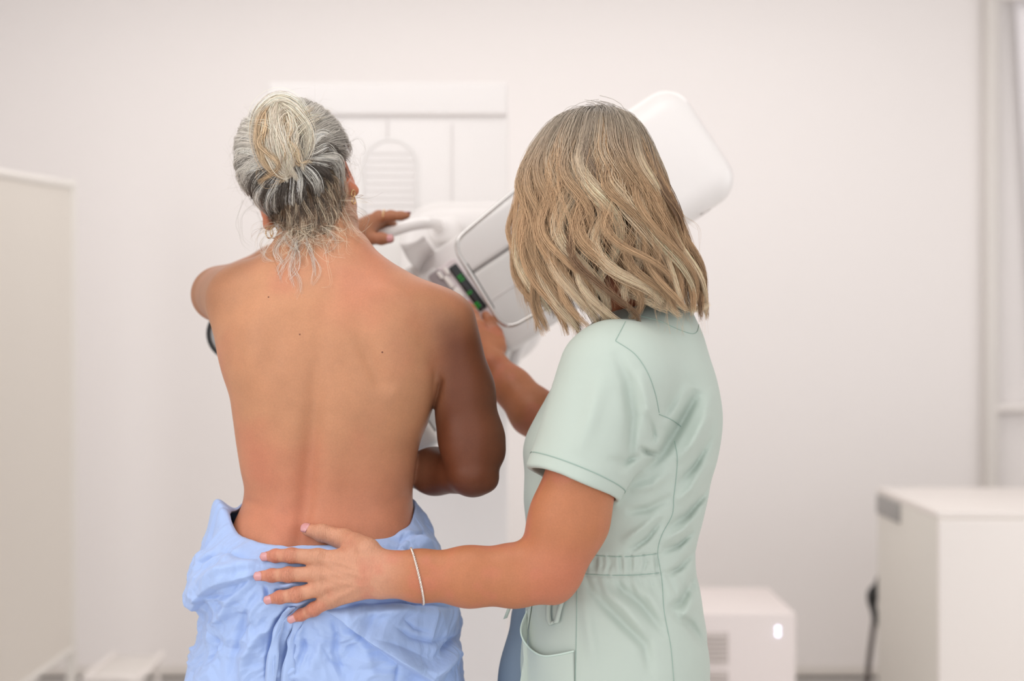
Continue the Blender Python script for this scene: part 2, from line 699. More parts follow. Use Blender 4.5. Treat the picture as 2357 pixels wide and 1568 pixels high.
for yy, zz in ((YF + 0.012, zt), (YN, ztn - 0.11)):
    MB().tube([(XS, yy, 0.04), (XS, yy, zz + 0.02)], 0.0165, 16).build('post', m_frame, scr)
MB().tube([(XS, YF + 0.01, zt), (XS, YN, ztn - 0.11)], 0.014, 14).build('top_rail', m_frame, scr)
MB().tube([(XS, YF + 0.01, zb), (XS, YN, zb)], 0.014, 14).build('bottom_rail', m_frame, scr)
for yy in (YF + 0.012, YN):
    ft = MB().tube(catmull([(XS - 0.2, yy, 0.03), (XS - 0.02, yy, 0.035), (XS + 0.05, yy, 0.03)], 6), 0.014, 12).build('foot', m_frame, scr)
# low stool rail next to its foot
zr = P(0, 1561, 4.3)[2]
st = thing('step_stool', 'low white tubular frame on the floor beside the screen', 'stool', (P(225, 0, 4.3)[0], 4.45, 0))
xa, xb = P(150, 0, 4.3)[0] + 0.06, P(312, 0, 4.3)[0]
MB().tube(catmull([(xa, 4.62, zr), (xa, 4.32, zr), (xa + 0.02, 4.3, zr), (xb - 0.03, 4.3, zr), (xb, 4.33, zr - 0.01), (xb, 4.62, zr)], 8), 0.011, 12).build('tube_rim', m_white, st)
MB().box(((xa + xb) / 2, 4.47, zr - 0.012), (xb - xa - 0.012, 0.30, 0.018), r=0.006).build('step_plate', m_offwhite, st)
for xx in (xa + 0.01, xb - 0.01):
    for yy in (4.33, 4.6):
        MB().tube([(xx, yy, 0), (xx, yy, zr - 0.003)], 0.009, 10).build('leg', m_white, st)

# ------------------------------------------------------------------ cabinet at the right
h_c, y1, y2, x1 = 0.808, 3.68, 4.28, 1.100
cab = thing('cabinet', 'tall white cabinet with a grey corner plate at the right edge', 'cabinet', (x1 + 0.45, (y1 + y2) / 2, 0))
m_cab = mat('cabinet_lacquer', srgb(240, 233, 228), 0.4)
MB().box((x1 + 0.45, (y1 + y2) / 2, 0.42), (0.9, y2 - y1, 0.74), r=0.004).build('body', mat('cabinet_side', srgb(226, 222, 214), 0.45), cab)
MB().box((x1 + 0.45, (y1 + y2) / 2, h_c - 0.009), (0.9, y2 - y1, 0.018), r=0.003).build('top', m_cab, cab)
MB().box((x1 + 0.45, y1 - 0.009, 0.42), (0.9, 0.018, 0.736), r=0.003).build('door', m_cab, cab)
MB().box((x1 + 0.45, (y1 + y2) / 2, 0.025), (0.84, y2 - y1 - 0.06, 0.05)).build('plinth', m_dark, cab)
tag(MB().box((x1 - 0.002, y2 - 0.13, h_c - 0.048), (0.006, 0.25, 0.056), r=0.002).build('corner_plate', m_grey, cab), 'grey metal corner plate')
# black cord hanging down behind it
pts = [P(a, b, 4.4) for a, b in ((2040, 1290), (2016, 1352), (2007, 1385), (2013, 1420), (2010, 1450), (2003, 1500), (1996, 1568))]
pts.append(np.array([P(1990, 0, 4.4)[0], 4.42, 0.012]))
pts.append(np.array([x1 - 0.02, 4.55, 0.012]))
cd = MB().tube(catmull(pts, 8), 0.0085, 10)
cord = cd.build('power_cord', mat('cord_grey', srgb(96, 88, 84), 0.5))
tag(cord, 'dark cord with a black plug hanging beside the tall cabinet', 'cord')
MB().tube(catmull([P(2030, 1335, 4.39), P(2012, 1362, 4.39), P(2008, 1388, 4.39), P(2015, 1418, 4.39), P(2018, 1440, 4.39)], 6), [0.006, .008, .01, .012, .014, .016, .018, .019, .019, .018, .017, .016, .015, .013, .012, .011, .011, .012, .012, .012, .011, .01, .009, .008, .007], 12).build('plug', m_dark, cord)

# ------------------------------------------------------------------ low console unit
hb, ya, yb_, xr = 0.523, 3.79, 4.19, 0.757
un = thing('console_unit', 'low white cabinet unit with vents and two lit indicator lights', 'equipment', (xr - 0.24, (ya + yb_) / 2, 0))
mb = MB().box((xr - 0.24, (ya + yb_) / 2, hb / 2 + 0.01), (0.48, yb_ - ya, hb - 0.02), r=0.006)
mb.build('housing', mat('console_white', srgb(238, 228, 225), 0.4), un)
m_slat = mat('vent_grey', srgb(188, 178, 174), 0.5)
for (t, b) in ((1456, 1530), (1546, 1620)):
    zt_, zb_ = P(0, t, ya)[2], P(0, b, ya)[2]
    xv1, xv0 = P(1676, 0, ya)[0], P(1560, 0, ya)[0]
    v = MB().box(((xv0 + xv1) / 2, ya + 0.001, (zt_ + zb_) / 2), (xv1 - xv0, 0.006, zt_ - zb_), r=0.002)
    vo = v.build('vent', m_slat, un)
    sl = MB()
    for k in range(7):
        z = zt_ - (zt_ - zb_) * (k + 0.5) / 7
        sl.box(((xv0 + xv1) / 2, ya - 0.004, z), (xv1 - xv0 - 0.008, 0.008, (zt_ - zb_) / 14), ax=[[1, 0, 0], [0, .8, .6], [0, -.6, .8]], r=0.001)
    sl.build('slats', mat('vent_slat', srgb(222, 213, 208), 0.5), vo)
m_led = mat('indicator_light', (0.9, 0.92, 1), 0.3)
bsdf(m_led).inputs['Emission Color'].default_value = (0.72, 0.76, 1, 1)
bsdf(m_led).inputs['Emission Strength'].default_value = 3.0
for y in (1447, 1460.5):
    c = P(1791, y, ya - 0.003)
    MB().tube([c, c + [0, 0.006, 0]], 0.0050, 16).build('indicator_light', m_led, un)
for dx in (-0.2, 0.2):
    for dy in (0.05, 0.35):
        MB().tube([(xr - 0.24 + dx, ya + dy, 0), (xr - 0.24 + dx, ya + dy, 0.022)], 0.018, 12).build('foot', m_dark, un)
for o_, l in ((-0.5, 1.4), (-0.2, 4.0)):
    lp = thing('ceiling_light', 'flat ceiling light panel above the ' + ('patient' if l < 2 else 'machine'), 'lamp', (o_, l, 2.8))
    MB().box((o_, l, 2.775), (1.7 if l < 2 else 3.1, 1.3 if l < 2 else 1.1, 0.05), r=0.01).build('frame', m_white, lp)
# ================================================================== mammography machine
a33 = math.radians(33.5)
U = np.array([math.cos(a33), 0, math.sin(a33)])      # towards the tube head
Vv = np.array([-math.sin(a33), 0, math.cos(a33)])
D = np.array([0, 1.0, 0])
AX = np.array([U, D, Vv])
m_mach = mat('machine_white', srgb(239, 235, 233), 0.3, 0.5)
m_mach2 = mat('machine_pale_grey', srgb(230, 227, 224), 0.35, 0.5)
m_mauve = mat('panel_mauve', srgb(222, 211, 213), 0.4)
m_mauve2 = mat('panel_mauve_dark', srgb(158, 148, 150), 0.4)
YC = 3.15
cx0, cx1 = P(617, 0, YC)[0], P(1168, 0, YC)[0]
cw, cm = cx1 - cx0, (cx0 + cx1) / 2
ztop = P(0, 186, YC)[2]
mac = thing('mammography_machine', 'white mammography machine with a tilted arm behind both women', 'medical machine', (cm, YC + 0.25, 0))
zc = P(0, 262, YC)[2]
col = MB().box((cm, YC + 0.26, zc / 2 + 0.02), (cw, 0.48, zc - 0.04), r=0.004).build('column', m_mach, mac)
MB().box((cm, YC + 0.25, (ztop + zc) / 2 - 0.002), (cw, 0.5, ztop - zc), r=0.008, seg=5).build('cap', m_mach, col)
MB().box((cm, YC + 0.25, 0.03), (cw + 0.2, 0.8, 0.06), r=0.02).build('base_plate', m_mach2, mac)
# arched vent with slats
ax0, ax1 = P(832, 0, YC)[0], P(961, 0, YC)[0]
am, ar = (ax0 + ax1) / 2, (ax1 - ax0) / 2
za = P(0, 319, YC)[2] - ar
rim = [(ax0, YC + 0.02, 0.9)] + [(am - ar * math.cos(t), YC + 0.02, za + ar * math.sin(t)) for t in np.linspace(0, math.pi, 24)] + [(ax1, YC + 0.02, 0.9)]
MB().tube(rim, 0.0045, 8).build('vent_rim', mat('seam_grey', srgb(238, 235, 233), 0.5), col)
sl = MB()
zz = za + ar - 0.028
while zz > 0.95:
    hw = math.sqrt(max(ar ** 2 - max(zz - za, 0) ** 2, 0)) - 0.006
    if hw > 0.01:
        sl.box((am, YC + 0.0185, zz), (2 * hw, 0.004, 0.009), r=0.0015, seg=1)
    zz -= 0.0165
sl.build('vent_slats', m_mach, col)
m_seam = mat('seam_shadow_gap', srgb(222, 217, 215), 0.6)
MB().box((P(890, 0, YC)[0], YC + 0.0195, P(0, 297, YC)[2]), (0.004, 0.003, 0.045)).build('seam', m_seam, col)
MB().box((P(1040, 0, YC)[0], YC + 0.0195, P(0, 470, YC)[2]), (0.003, 0.003, 0.36)).build('seam', m_seam, col)

# pivot housing between column and arm
hx = P(1062, 596, 2.95)
MB().prism(rrect(0.30, 0.34, 0.09), -0.0, 0.24, P(1085, 650, 2.93), bev=0.03).build('pivot_housing', m_mach, mac)
MB().prism(rrect(0.40, 0.30, 0.12), 0.0, 0.18, P(895, 690, 2.98), bev=0.04).build('lower_housing', m_mach2, mac)
kb = P(1022, 528, 2.80)
MB().prism(rrect(0.066, 0.052, 0.02), 0.0, 0.2, kb, bev=0.012).build('handle_mount', m_mach, mac)
hp = [P(1005, 516, 2.64), P(985, 514, 2.62), P(950, 518, 2.58), P(905, 531, 2.54), P(868, 546, 2.52), P(800, 580, 2.54), P(780, 620, 2.64), P(800, 660, 2.82), P(830, 690, 3.0)]
hp = [kb + [-0.02, 0.06, 0.004], P(1008, 516, 2.72)] + hp[1:]
MB().tube(catmull(hp, 8), 0.0105, 14).build('grab_bar', m_mach, mac)

# tilted arm: two stacked shells with a dark joint
YA = 2.64
oc = P(1300, 560, YA)
kx = YA / FPX
for (u0, u1, v0, v1, m, nm, yy, r) in ((-330, 60, 64, 152, m_mach, 'upper_shell', YA, 0.008), (-248, 60, -142, 63, m_mach2, 'lower_shell', YA + 0.003, 0.014)):
    c = oc + U * kx * (u0 + u1) / 2 + Vv * kx * (v0 + v1) / 2 + D * 0.15
    MB().box(c + D * (yy - YA), ((u1 - u0) * kx, 0.30, (v1 - v0) * kx), AX, r=r, seg=5).build(nm, m, mac)
MB().box(oc + U * kx * (-95) + Vv * kx * 64 + D * 0.012, (300 * kx, 0.012, 2.5 * kx), AX, r=0.001).build('shell_joint', mat('joint_grey', srgb(160, 153, 151), 0.5), mac)
MB().box(oc + U * kx * (-90) + Vv * kx * (-16) + D * 0.006, (280 * kx, 0.01, 3 * kx), AX, r=0.001).build('shell_ridge', m_mach, mac)
# tube head
YH = 2.56
kh = YH / FPX
hc = P(1514, 397, YH)
for i in (0,):
    poly = rrect(320 * kh, 300 * kh, 68 * kh, 10)
    mbh = MB().prism([(a, b) for a, b in poly], 0.0, 0.36, hc + Vv * 12 * kh, AX, bev=0.045)
    th = mbh.build('tube_head', m_mach, mac, angle=60)
MB().box(hc + U * 40 * kh + D * 0.05 + Vv * (-138.0) * kh, (3 * kh, 0.25, 2 * kh), AX).build('head_seam', m_seam, th)
# collimator skirt linking arm and head
MB().box(oc + U * kx * 40 + D * 0.16 + Vv * kx * 2, (90 * kx, 0.28, 270 * kx), AX, r=0.02).build('collimator', m_mach, mac)

# control panel at the lower left end of the arm
YP = 2.60
kp = YP / FPX
ang = math.atan2(-104, 76)
A1 = np.array([math.cos(ang), 0, math.sin(ang)])     # along the display, down to the right
A2 = np.array([-A1[2], 0, A1[0]])                    # towards the tube head (up right)
AP = np.array([A1, D, A2])
pc = P(1066, 672, YP)
cp = MB().prism(rrect(168 * kp, 62 * kp, 10 * kp), 0.0, 0.10, pc + A1 * 6 * kp, AP, bev=0.004).build('control_panel', m_mauve, mac)
MB().prism(rrect(126 * kp, 34 * kp, 8 * kp), -0.002, 0.01, pc - A1 * 14 * kp - A2 * 29 * kp, AP, bev=0.001).build('keypad', m_mauve2, cp)
dsp = MB().prism(rrect(124 * kp, 22 * kp, 4 * kp), -0.0035, 0.01, pc + A1 * 0 * kp + P(1077, 662, YP) - P(1066, 672, YP), AP, bev=0.0008).build('display', mat('display_black', srgb(26, 25, 26), 0.2), cp)
for (bx, by, l, w) in ((1014, 634, 20, 10), (1028, 624.5, 20, 10), (1034, 650, 33, 11), (1055, 676, 30, 18), (1072, 700, 26, 14)):
    MB().prism(rrect(l * kp, w * kp, w * kp * 0.49), -0.007, 0.01, P(bx, by, YP), AP, bev=0.002).build('button', m_white, cp)
m_dig = mat('green_digit', (0.01, 0.3, 0.03), 0.4)
bsdf(m_dig).inputs['Emission Color'].default_value = (0.01, 0.5, 0.04, 1)
bsdf(m_dig).inputs['Emission Strength'].default_value = 0.16
SEG = {'a': ((0, 1), (1, 1)), 'b': ((1, 1), (1, .5)), 'c': ((1, .5), (1, 0)), 'd': ((0, 0), (1, 0)), 'e': ((0, .5), (0, 0)), 'f': ((0, 1), (0, .5)), 'g': ((0, .5), (1, .5))}
DIG = {'6': 'acdefg', '0': 'abcdef', '5': 'acdfg', '8': 'abcdefg'}
for (bx, by, ch) in ((1058.5, 636.3, '6'), (1063.5, 643.5, '0'), (1080.7, 674.0, '0'), (1096.5, 699.5, '8'), (1101.8, 706.2, '5')):
    g = MB()
    o_ = P(bx, by, YP - 0.0042)
    for s in DIG[ch]:
        (p, q), (r_, t) = SEG[s]
        f = lambda a, b: o_ + A1 * (a - .5) * 4.6 * kp + A2 * (b - .5) * 9.5 * kp
        g.tube([f(p, q), f(r_, t)], 0.0007, 6)
    g.build('digit', m_dig, dsp)
# compression knob, flared, on a white block
k0, k1 = P(944, 610, 2.58), P(1004, 596, 2.58)
kb_ax = P(1000, 622, 2.6) - P(946, 598, 2.6)
kd = kb_ax / np.linalg.norm(kb_ax)
c0 = P(938, 596, 2.62)
axk = np.array([kd, D, np.cross(kd, D)])
MB().tube([c0 + U * kx * t for t in (0, 4, 10, 22, 38, 60)], [0.004, 0.034, 0.031, 0.024, 0.0195, 0.019], 28).build('compression_knob', m_mauve2 if False else mat('knob_grey', srgb(214, 209, 207), 0.4), mac)
MB().box(P(985, 648, 2.66), (0.05, 0.06, 0.03), AX, r=0.006).build('knob_mount', m_mach, mac)
MB().box(P(962, 668, 2.70), (0.09, 0.08, 0.09), AX, r=0.01).build('carriage', m_mach, mac)

# clear face shield with polished edge
c4 = [P(1040, 560, 2.50), P(1163, 762, 2.47), P(1380, 640, 2.50), P(1270, 368, 2.54)]
n_ = np.cross(c4[2] - c4[1], c4[0] - c4[1])
n_ /= np.linalg.norm(n_)


def rounded_loop(cs, r, n=8):
    out = []
    m = len(cs)
    for i in range(m):
        a, b, c = cs[i - 1], cs[i], cs[(i + 1) % m]
        p, q = b + (a - b) / np.linalg.norm(a - b) * r, b + (c - b) / np.linalg.norm(c - b) * r
        for t in np.linspace(0, 1, n):
            out.append((1 - t) ** 2 * p + 2 * t * (1 - t) * b + t * t * q)
    return out


lp_ = rounded_loop(c4, 0.030)
m_acr = mat('clear_acrylic', (0.97, 0.98, 0.98), 0.03, 0.5)
m_acr.node_tree.nodes.remove(bsdf(m_acr)) if False else None
nt = m_acr.node_tree
tr = nt.nodes.new('ShaderNodeBsdfTransparent')
tr.inputs[0].default_value = (0.95, 0.955, 0.955, 1)
mx = nt.nodes.new('ShaderNodeMixShader')
fr = nt.nodes.new('ShaderNodeFresnel')
fr.inputs[0].default_value = 1.2
nt.links.new(fr.outputs[0], mx.inputs[0])
nt.links.new(tr.outputs[0], mx.inputs[1])
nt.links.new(bsdf(m_acr).outputs[0], mx.inputs[2])
nt.links.new(mx.outputs[0], nt.nodes['Material Output'].inputs[0])
n = len(lp_)
sh = MB().add(np.vstack([np.array(lp_) - n_ * 0.002, np.array(lp_) + n_ * 0.002]), [tuple(range(n)), tuple(range(2 * n - 1, n - 1, -1))] + [(i, i + n, (i + 1) % n + n, (i + 1) % n) for i in range(n)]).build('face_shield', m_acr, mac)
tag(sh, 'clear acrylic face shield')
m_edge = mat('polished_edge', srgb(206, 204, 202), 0.08, 0.6, 0.85)
MB().tube(lp_, 0.0042, 10, closed=True).build('shield_edge', m_edge, sh)
inner = rounded_loop([c + (np.mean(c4, 0) - c) * 0.045 - n_ * 0.004 for c in c4], 0.026)
k_ = 8
MB().tube([inner[k_ - 1] * 0.88 + inner[k_] * 0.12, inner[k_ - 1] * 0.12 + inner[k_] * 0.88], 0.0016, 8).build('edge_line', m_dark, sh)
outl = rounded_loop([c - (np.mean(c4, 0) - c) * 0.004 - n_ * 0.0035 for c in c4], 0.030)
MB().tube(outl[6:14], 0.0014, 8).build('edge_line', m_dark, sh)

# receptor plate below the beam, and its support on the far side
rc = P(880, 840, 2.56)
rp = MB().box(rc, (0.045, 0.26, 0.34), AX, r=0.012).build('image_receptor', m_mach2, mac)
MB().box(rc + U * 0.0235, (0.004, 0.24, 0.30), AX, r=0.001).build('detector_cover', m_grey, rp)
MB().box(P(975, 1010, 2.52), (0.03, 0.10, 0.03), AX, r=0.006).build('receptor_bracket', m_grey, mac)
MB().box(rc + D * 0.28 - U * 0.02, (0.10, 0.34, 0.16), AX, r=0.03).build('receptor_arm', m_mach2, mac)
sc_ = P(545, 768, 2.52)
spl = MB().prism([(0.062 * math.cos(t) * (1 if math.cos(t) > 0 else .8), 0.046 * math.sin(t)) for t in np.linspace(0, 2 * math.pi, 40, endpoint=False)], 0.0, 0.05, sc_, bev=0.004).build('grip_disc', m_grey, mac)
MB().tube([sc_ + [0.063 * math.cos(t) * (1 if math.cos(t) > 0 else .8), -0.001, 0.047 * math.sin(t)] for t in np.linspace(0, 2 * math.pi, 40, endpoint=False)], 0.0036, 8, closed=True).build('rubber_rim', m_dark, spl)
MB().tube([sc_ + [0.01, 0.03, 0], P(640, 800, 2.7), P(760, 760, 2.95)], 0.02, 12).build('grip_arm', m_mach, mac)
# thin hose below the arm
MB().tube(catmull([P(1180, 770, 2.72), P(1166, 800, 2.70), P(1146, 850, 2.72), P(1120, 890, 2.76), P(1080, 930, 2.85), P(1000, 980, 2.95), P(960, 1010, 3.1)], 8), 0.0035, 8).build('hose', mat('hose_grey', srgb(150, 160, 156), 0.4), mac)
MB().tube(catmull([P(1215, 770, 2.76), P(1196, 800, 2.74), P(1170, 860, 2.76), P(1120, 930, 2.85), P(1000, 1040, 2.98), P(960, 1060, 3.1)], 8), 0.011, 10).build('hose', m_mach, mac)
# ================================================================== skin
def skin_material(name):
    m = mat(name, (0.6, 0.33, 0.2), 0.46, 0.3)
    b = bsdf(m)
    a = nd(m, 'ShaderNodeAttribute')
    a.attribute_name = 'Col'
    tc = nd(m, 'ShaderNodeTexCoord')
    n1 = nd(m, 'ShaderNodeTexNoise')
    n1.inputs['Scale'].default_value = 22
    n1.inputs['Detail'].default_value = 5
    n1.inputs['Roughness'].default_value = 0.65
    mp = nd(m, 'ShaderNodeMapRange')
    mp.inputs['From Min'].default_value = 0.3
    mp.inputs['From Max'].default_value = 0.7
    mp.inputs['To Min'].default_value = 0.93
    mp.inputs['To Max'].default_value = 1.06
    n2 = nd(m, 'ShaderNodeTexNoise')
    n2.inputs['Scale'].default_value = 420
    n2.inputs['Detail'].default_value = 2
    mp2 = nd(m, 'ShaderNodeMapRange')
    mp2.inputs['From Min'].default_value = 0.3
    mp2.inputs['From Max'].default_value = 0.7
    mp2.inputs['To Min'].default_value = 0.95
    mp2.inputs['To Max'].default_value = 1.04
    mul = nd(m, 'ShaderNodeMath', operation='MULTIPLY')
    sc = nd(m, 'ShaderNodeVectorMath', operation='SCALE')
    lk(m, tc.outputs['Object'], n1.inputs['Vector'])
    lk(m, tc.outputs['Object'], n2.inputs['Vector'])
    lk(m, n1.outputs['Fac'], mp.inputs['Value'])
    lk(m, n2.outputs['Fac'], mp2.inputs['Value'])
    lk(m, mp.outputs['Result'], mul.inputs[0])
    lk(m, mp2.outputs['Result'], mul.inputs[1])
    lk(m, a.outputs['Color'], sc.inputs[0])
    lk(m, mul.outputs[0], sc.inputs['Scale'])
    lk(m, sc.outputs[0], b.inputs['Base Color'])
    b.inputs['Subsurface Weight'].default_value = 0.12
    b.inputs['Subsurface Radius'].default_value = (1.0, 0.35, 0.18)
    b.inputs['Subsurface Scale'].default_value = 0.006
    vo = nd(m, 'ShaderNodeTexVoronoi')
    vo.inputs['Scale'].default_value = 900
    bp = nd(m, 'ShaderNodeBump')
    bp.inputs['Strength'].default_value = 0.12
    bp.inputs['Distance'].default_value = 0.0006
    lk(m, tc.outputs['Object'], vo.inputs['Vector'])
    lk(m, vo.outputs['Distance'], bp.inputs['Height'])
    # creased skin where the 'Fold' attribute asks for it
    fa = nd(m, 'ShaderNodeAttribute')
    fa.attribute_name = 'Fold'
    mpp = nd(m, 'ShaderNodeMapping')
    mpp.inputs['Scale'].default_value = (1.0, 0.5, 0.22)
    n3 = nd(m, 'ShaderNodeTexNoise')
    n3.inputs['Scale'].default_value = 520
    n3.inputs['Detail'].default_value = 3
    n3.inputs['Distortion'].default_value = 0.6
    pw = nd(m, 'ShaderNodeMath', operation='MULTIPLY')
    b2 = nd(m, 'ShaderNodeBump')
    b2.inputs['Strength'].default_value = 0.9
    b2.inputs['Distance'].default_value = 0.0030
    lk(m, tc.outputs['Object'], mpp.inputs['Vector'])
    lk(m, mpp.outputs['Vector'], n3.inputs['Vector'])
    lk(m, n3.outputs['Fac'], pw.inputs[0])
    lk(m, fa.outputs['Fac'], pw.inputs[1])
    lk(m, pw.outputs[0], b2.inputs['Height'])
    lk(m, bp.outputs['Normal'], b2.inputs['Normal'])
    lk(m, b2.outputs['Normal'], b.inputs['Normal'])
    return m


m_skin = skin_material('skin_tan_and_shade')
m_skin2 = skin_material('skin_warm')
m_nail = mat('nail_pink', srgb(202, 146, 146), 0.15, 0.6)
m_gold = mat('earring_gold', srgb(214, 178, 128), 0.25, 0.5, 1.0)
m_silver = mat('bracelet_silver', srgb(232, 224, 216), 0.3, 0.5, 0.7)


def nrm(v):
    v = np.asarray(v, float)
    return v / np.linalg.norm(v)


# ------------------------------------------------------------------ hands
def finger_field(p, js, rs, n):
    """js: MCP, PIP, DIP, tip centres"""
    d = None
    for i in range(3):
        e = cone(p, js[i], js[i + 1], rs[i], rs[i + 1])
        d = e if d is None else smin(d, e, 0.003)
    # knuckle bulge and the pad at the tip
    for i, k in ((1, 1.06), (2, 1.03)):
        d = smin(d, ball(p, js[i] + n * rs[i] * 0.07, rs[i] * k), 0.004)
    return d


def hand_field(p, H):
    """H: dict wrist, mcp[4], fingers[4] (4 joints each), frad[4] (4 radii), thumb (CMC, MCP, IP, tip), trad, n (dorsal normal)"""
    n = H['n']
    lo = np.min([np.min(f, 0) for f in H['fingers'] + [H['thumb']]], 0) - 0.02
    hi = np.max([np.max(f, 0) for f in H['fingers'] + [H['thumb']]], 0) + 0.02
    lo, hi = np.minimum(lo, H['wrist'] - 0.04), np.maximum(hi, H['wrist'] + 0.04)
    if culled(lo, hi):
        return np.full(len(p), FAR)
    fing = None
    for js, rs in zip(H['fingers'], H['frad']):
        e = finger_field(p, js, rs, n)
        fing = e if fing is None else np.minimum(fing, e)
    w = H['wrist']
    across = nrm(H['fingers'][0][0] - H['fingers'][3][0])
    palm = None
    for i in range(4):
        base = w + across * (0.012 - 0.008 * i) - n * 0.001
        m = H['fingers'][i][0]
        e = cone(p, base, m - n * 0.002, 0.0155, 0.0118, n, 0.92)
        palm = e if palm is None else smin(palm, e, 0.016)
    # fleshy underside
    m_ = np.mean([H['fingers'][i][0] for i in range(4)], 0)
    palm = smin(palm, cone(p, w - n * 0.004, m_ * 0.8 + w * 0.2 - n * 0.007, 0.016, 0.015), 0.014)
    th = None
    t, tr_ = H['thumb'], H['trad']
    for i in range(3):
        e = cone(p, t[i], t[i + 1], tr_[i], tr_[i + 1])
        th = e if th is None else smin(th, e, 0.006)
    th = smin(th, ball(p, t[2] + n * 0.001, tr_[2] * 1.04), 0.004)
    web = cone(p, t[1] * 0.55 + t[0] * 0.45, H['fingers'][0][0] * 0.72 + w * 0.28 - n * 0.003, 0.010, 0.009)
    palm = smin(palm, smin(th, web, 0.012), 0.014)
    d = smin(palm, fing, 0.007)
    # knuckles and extensor tendons on the back of the hand
    for i in range(4):
        m = H['fingers'][i][0]
        d = smin(d, ball(p, m + n * 0.0042, H['frad'][i][0] * 0.84), 0.006)
        ten0 = m * 0.9 + w * 0.1 + n * 0.0105
        ten1 = m * 0.25 + (w + across * (0.006 - 0.004 * i)) * 0.75 + n * 0.0118
        d = smin(d, cone(p, ten0, ten1, 0.0023, 0.0014), 0.006)
    return d


def nails(H, parent, m, ln=0.0115, thumb=True):
    n = H['n']
    L = [(f[2], f[3], r[3]) for f, r in zip(H['fingers'], H['frad'])]
    if thumb:
        L.append((H['thumb'][2], H['thumb'][3], H['trad'][3] * 1.05))
    for a, b, r in L:
        nail(a, b, r, H.get('nn', n) if (thumb is not True or a is not H['thumb'][2]) else H.get('tn', n), parent, m, ln)


def nail(a, b, r, n, parent, m, ln=0.0115):
    t = nrm(b - a)
    nn = nrm(n - t * (n @ t))
    s = np.cross(t, nn)
    V, F = [], []
    nu, nv = 10, 10
    c = b + t * r * 0.28
    for j in range(nv + 1):
        v = j / nv
        wdt = 0.86 * (1 - 0.9 * max(0, abs(2 * v - 1.0) - 0.55) ** 2 / 0.2)
        for i in range(nu + 1):
            u = (2 * i / nu - 1)
            x = u * wdt * r
            hgt = math.sqrt(max(r * r * 1.06 - x * x, 0))
            y = (v - 0.62) * ln
            drop = 0.0010 * max(0, v - 0.55) ** 2 * 5 + (0.0009 if j == 0 else 0)
            V.append(c + t * y + s * x + nn * (hgt * 0.93 + 0.0005 - drop))
    for j in range(nv):
        for i in range(nu):
            F.append((j * (nu + 1) + i, j * (nu + 1) + i + 1, (j + 1) * (nu + 1) + i + 1, (j + 1) * (nu + 1) + i))
    o = MB().add(V, F).build('fingernail', m, parent, angle=0)
    mo = o.modifiers.new('thick', 'SOLIDIFY')
    mo.thickness = 0.0012
    mo.offset = 0
    return o


def head_frame(roll, pitch, yaw):
    """rows: right, forward, up of the head (forward is +Y for zero angles)"""
    cr, sr, cp_, sp, cyw, syw = math.cos(roll), math.sin(roll), math.cos(pitch), math.sin(pitch), math.cos(yaw), math.sin(yaw)
    Rz = np.array([[cyw, -syw, 0], [syw, cyw, 0], [0, 0, 1]])
    Rx = np.array([[1, 0, 0], [0, cp_, -sp], [0, sp, cp_]])
    Ry = np.array([[cr, 0, sr], [0, 1, 0], [-sr, 0, cr]])
    M = Ry @ Rz @ Rx
    return M.T


def head_field(p, c, R):
    """skull, jaw, face, ears; c = head centre between the ears, R rows right/forward/up"""
    if culled(c - 0.16, c + 0.16):
        return np.full(len(p), FAR)
    X, Y, Z = R

    def L(x, y, z):
        return c + X * x + Y * y + Z * z
    d = ell(p, L(0, -0.012, 0.035), (0.074, 0.092, 0.088), R)
    d = smin(d, ell(p, L(0, 0.035, -0.045), (0.058, 0.060, 0.072), R), 0.03)
    d = smin(d, cone(p, L(-0.018, 0.075, -0.098), L(0.018, 0.075, -0.098), 0.018, 0.018), 0.02)
    d = smin(d, cone(p, L(0, 0.088, 0.012), L(0, 0.106, -0.030), 0.007, 0.0125), 0.012)
    d = smin(d, cone(p, L(-0.03, 0.076, 0.024), L(0.03, 0.076, 0.024), 0.010, 0.010), 0.016)
    for s in (-1, 1):
        d = smin(d, ball(p, L(s * 0.040, 0.066, -0.022), 0.02), 0.02)
        d = smax(d, -ball(p, L(s * 0.031, 0.098, 0.004), 0.012), 0.012)
        d = smin(d, ball(p, L(s * 0.031, 0.078, 0.003), 0.0125), 0.003)
        # ear: flattened shell with a bowl, lobe below
        ea = nrm(X * s * 0.96 - Y * 0.22)
        eu = nrm(Z - Y * 0.18)
        ef = np.cross(eu, ea)
        E = np.array([ea, ef, eu])
        eo = 0.0655 if (s > 0 and c[0] < -0.2) else 0.0715
        ec = L(s * eo, -0.002, -0.004)
        e = ell(p, ec, (0.008, 0.0185, 0.031), E)
        e = smax(e, -ell(p, ec + ea * 0.007 + eu * 0.003, (0.006, 0.012, 0.021), E), 0.004)
        e = smin(e, ball(p, L(s * (eo + 0.0015), 0.002, -0.034), 0.0085), 0.008)
        d = smin(d, e, 0.006)
    d = smin(d, cone(p, L(-0.018, 0.088, -0.058), L(0.018, 0.088, -0.058), 0.0065, 0.0065), 0.006)
    d = smin(d, cone(p, L(-0.014, 0.087, -0.070), L(0.014, 0.087, -0.070), 0.0075, 0.0075), 0.006)
    return d


def body_mesh(name, f, lo, hi, h, m, parent, colour):
    V, F = polygonize(f, lo, hi, h)
    return mesh_np(name, V, F, m, parent, True, colour(V)), V, F


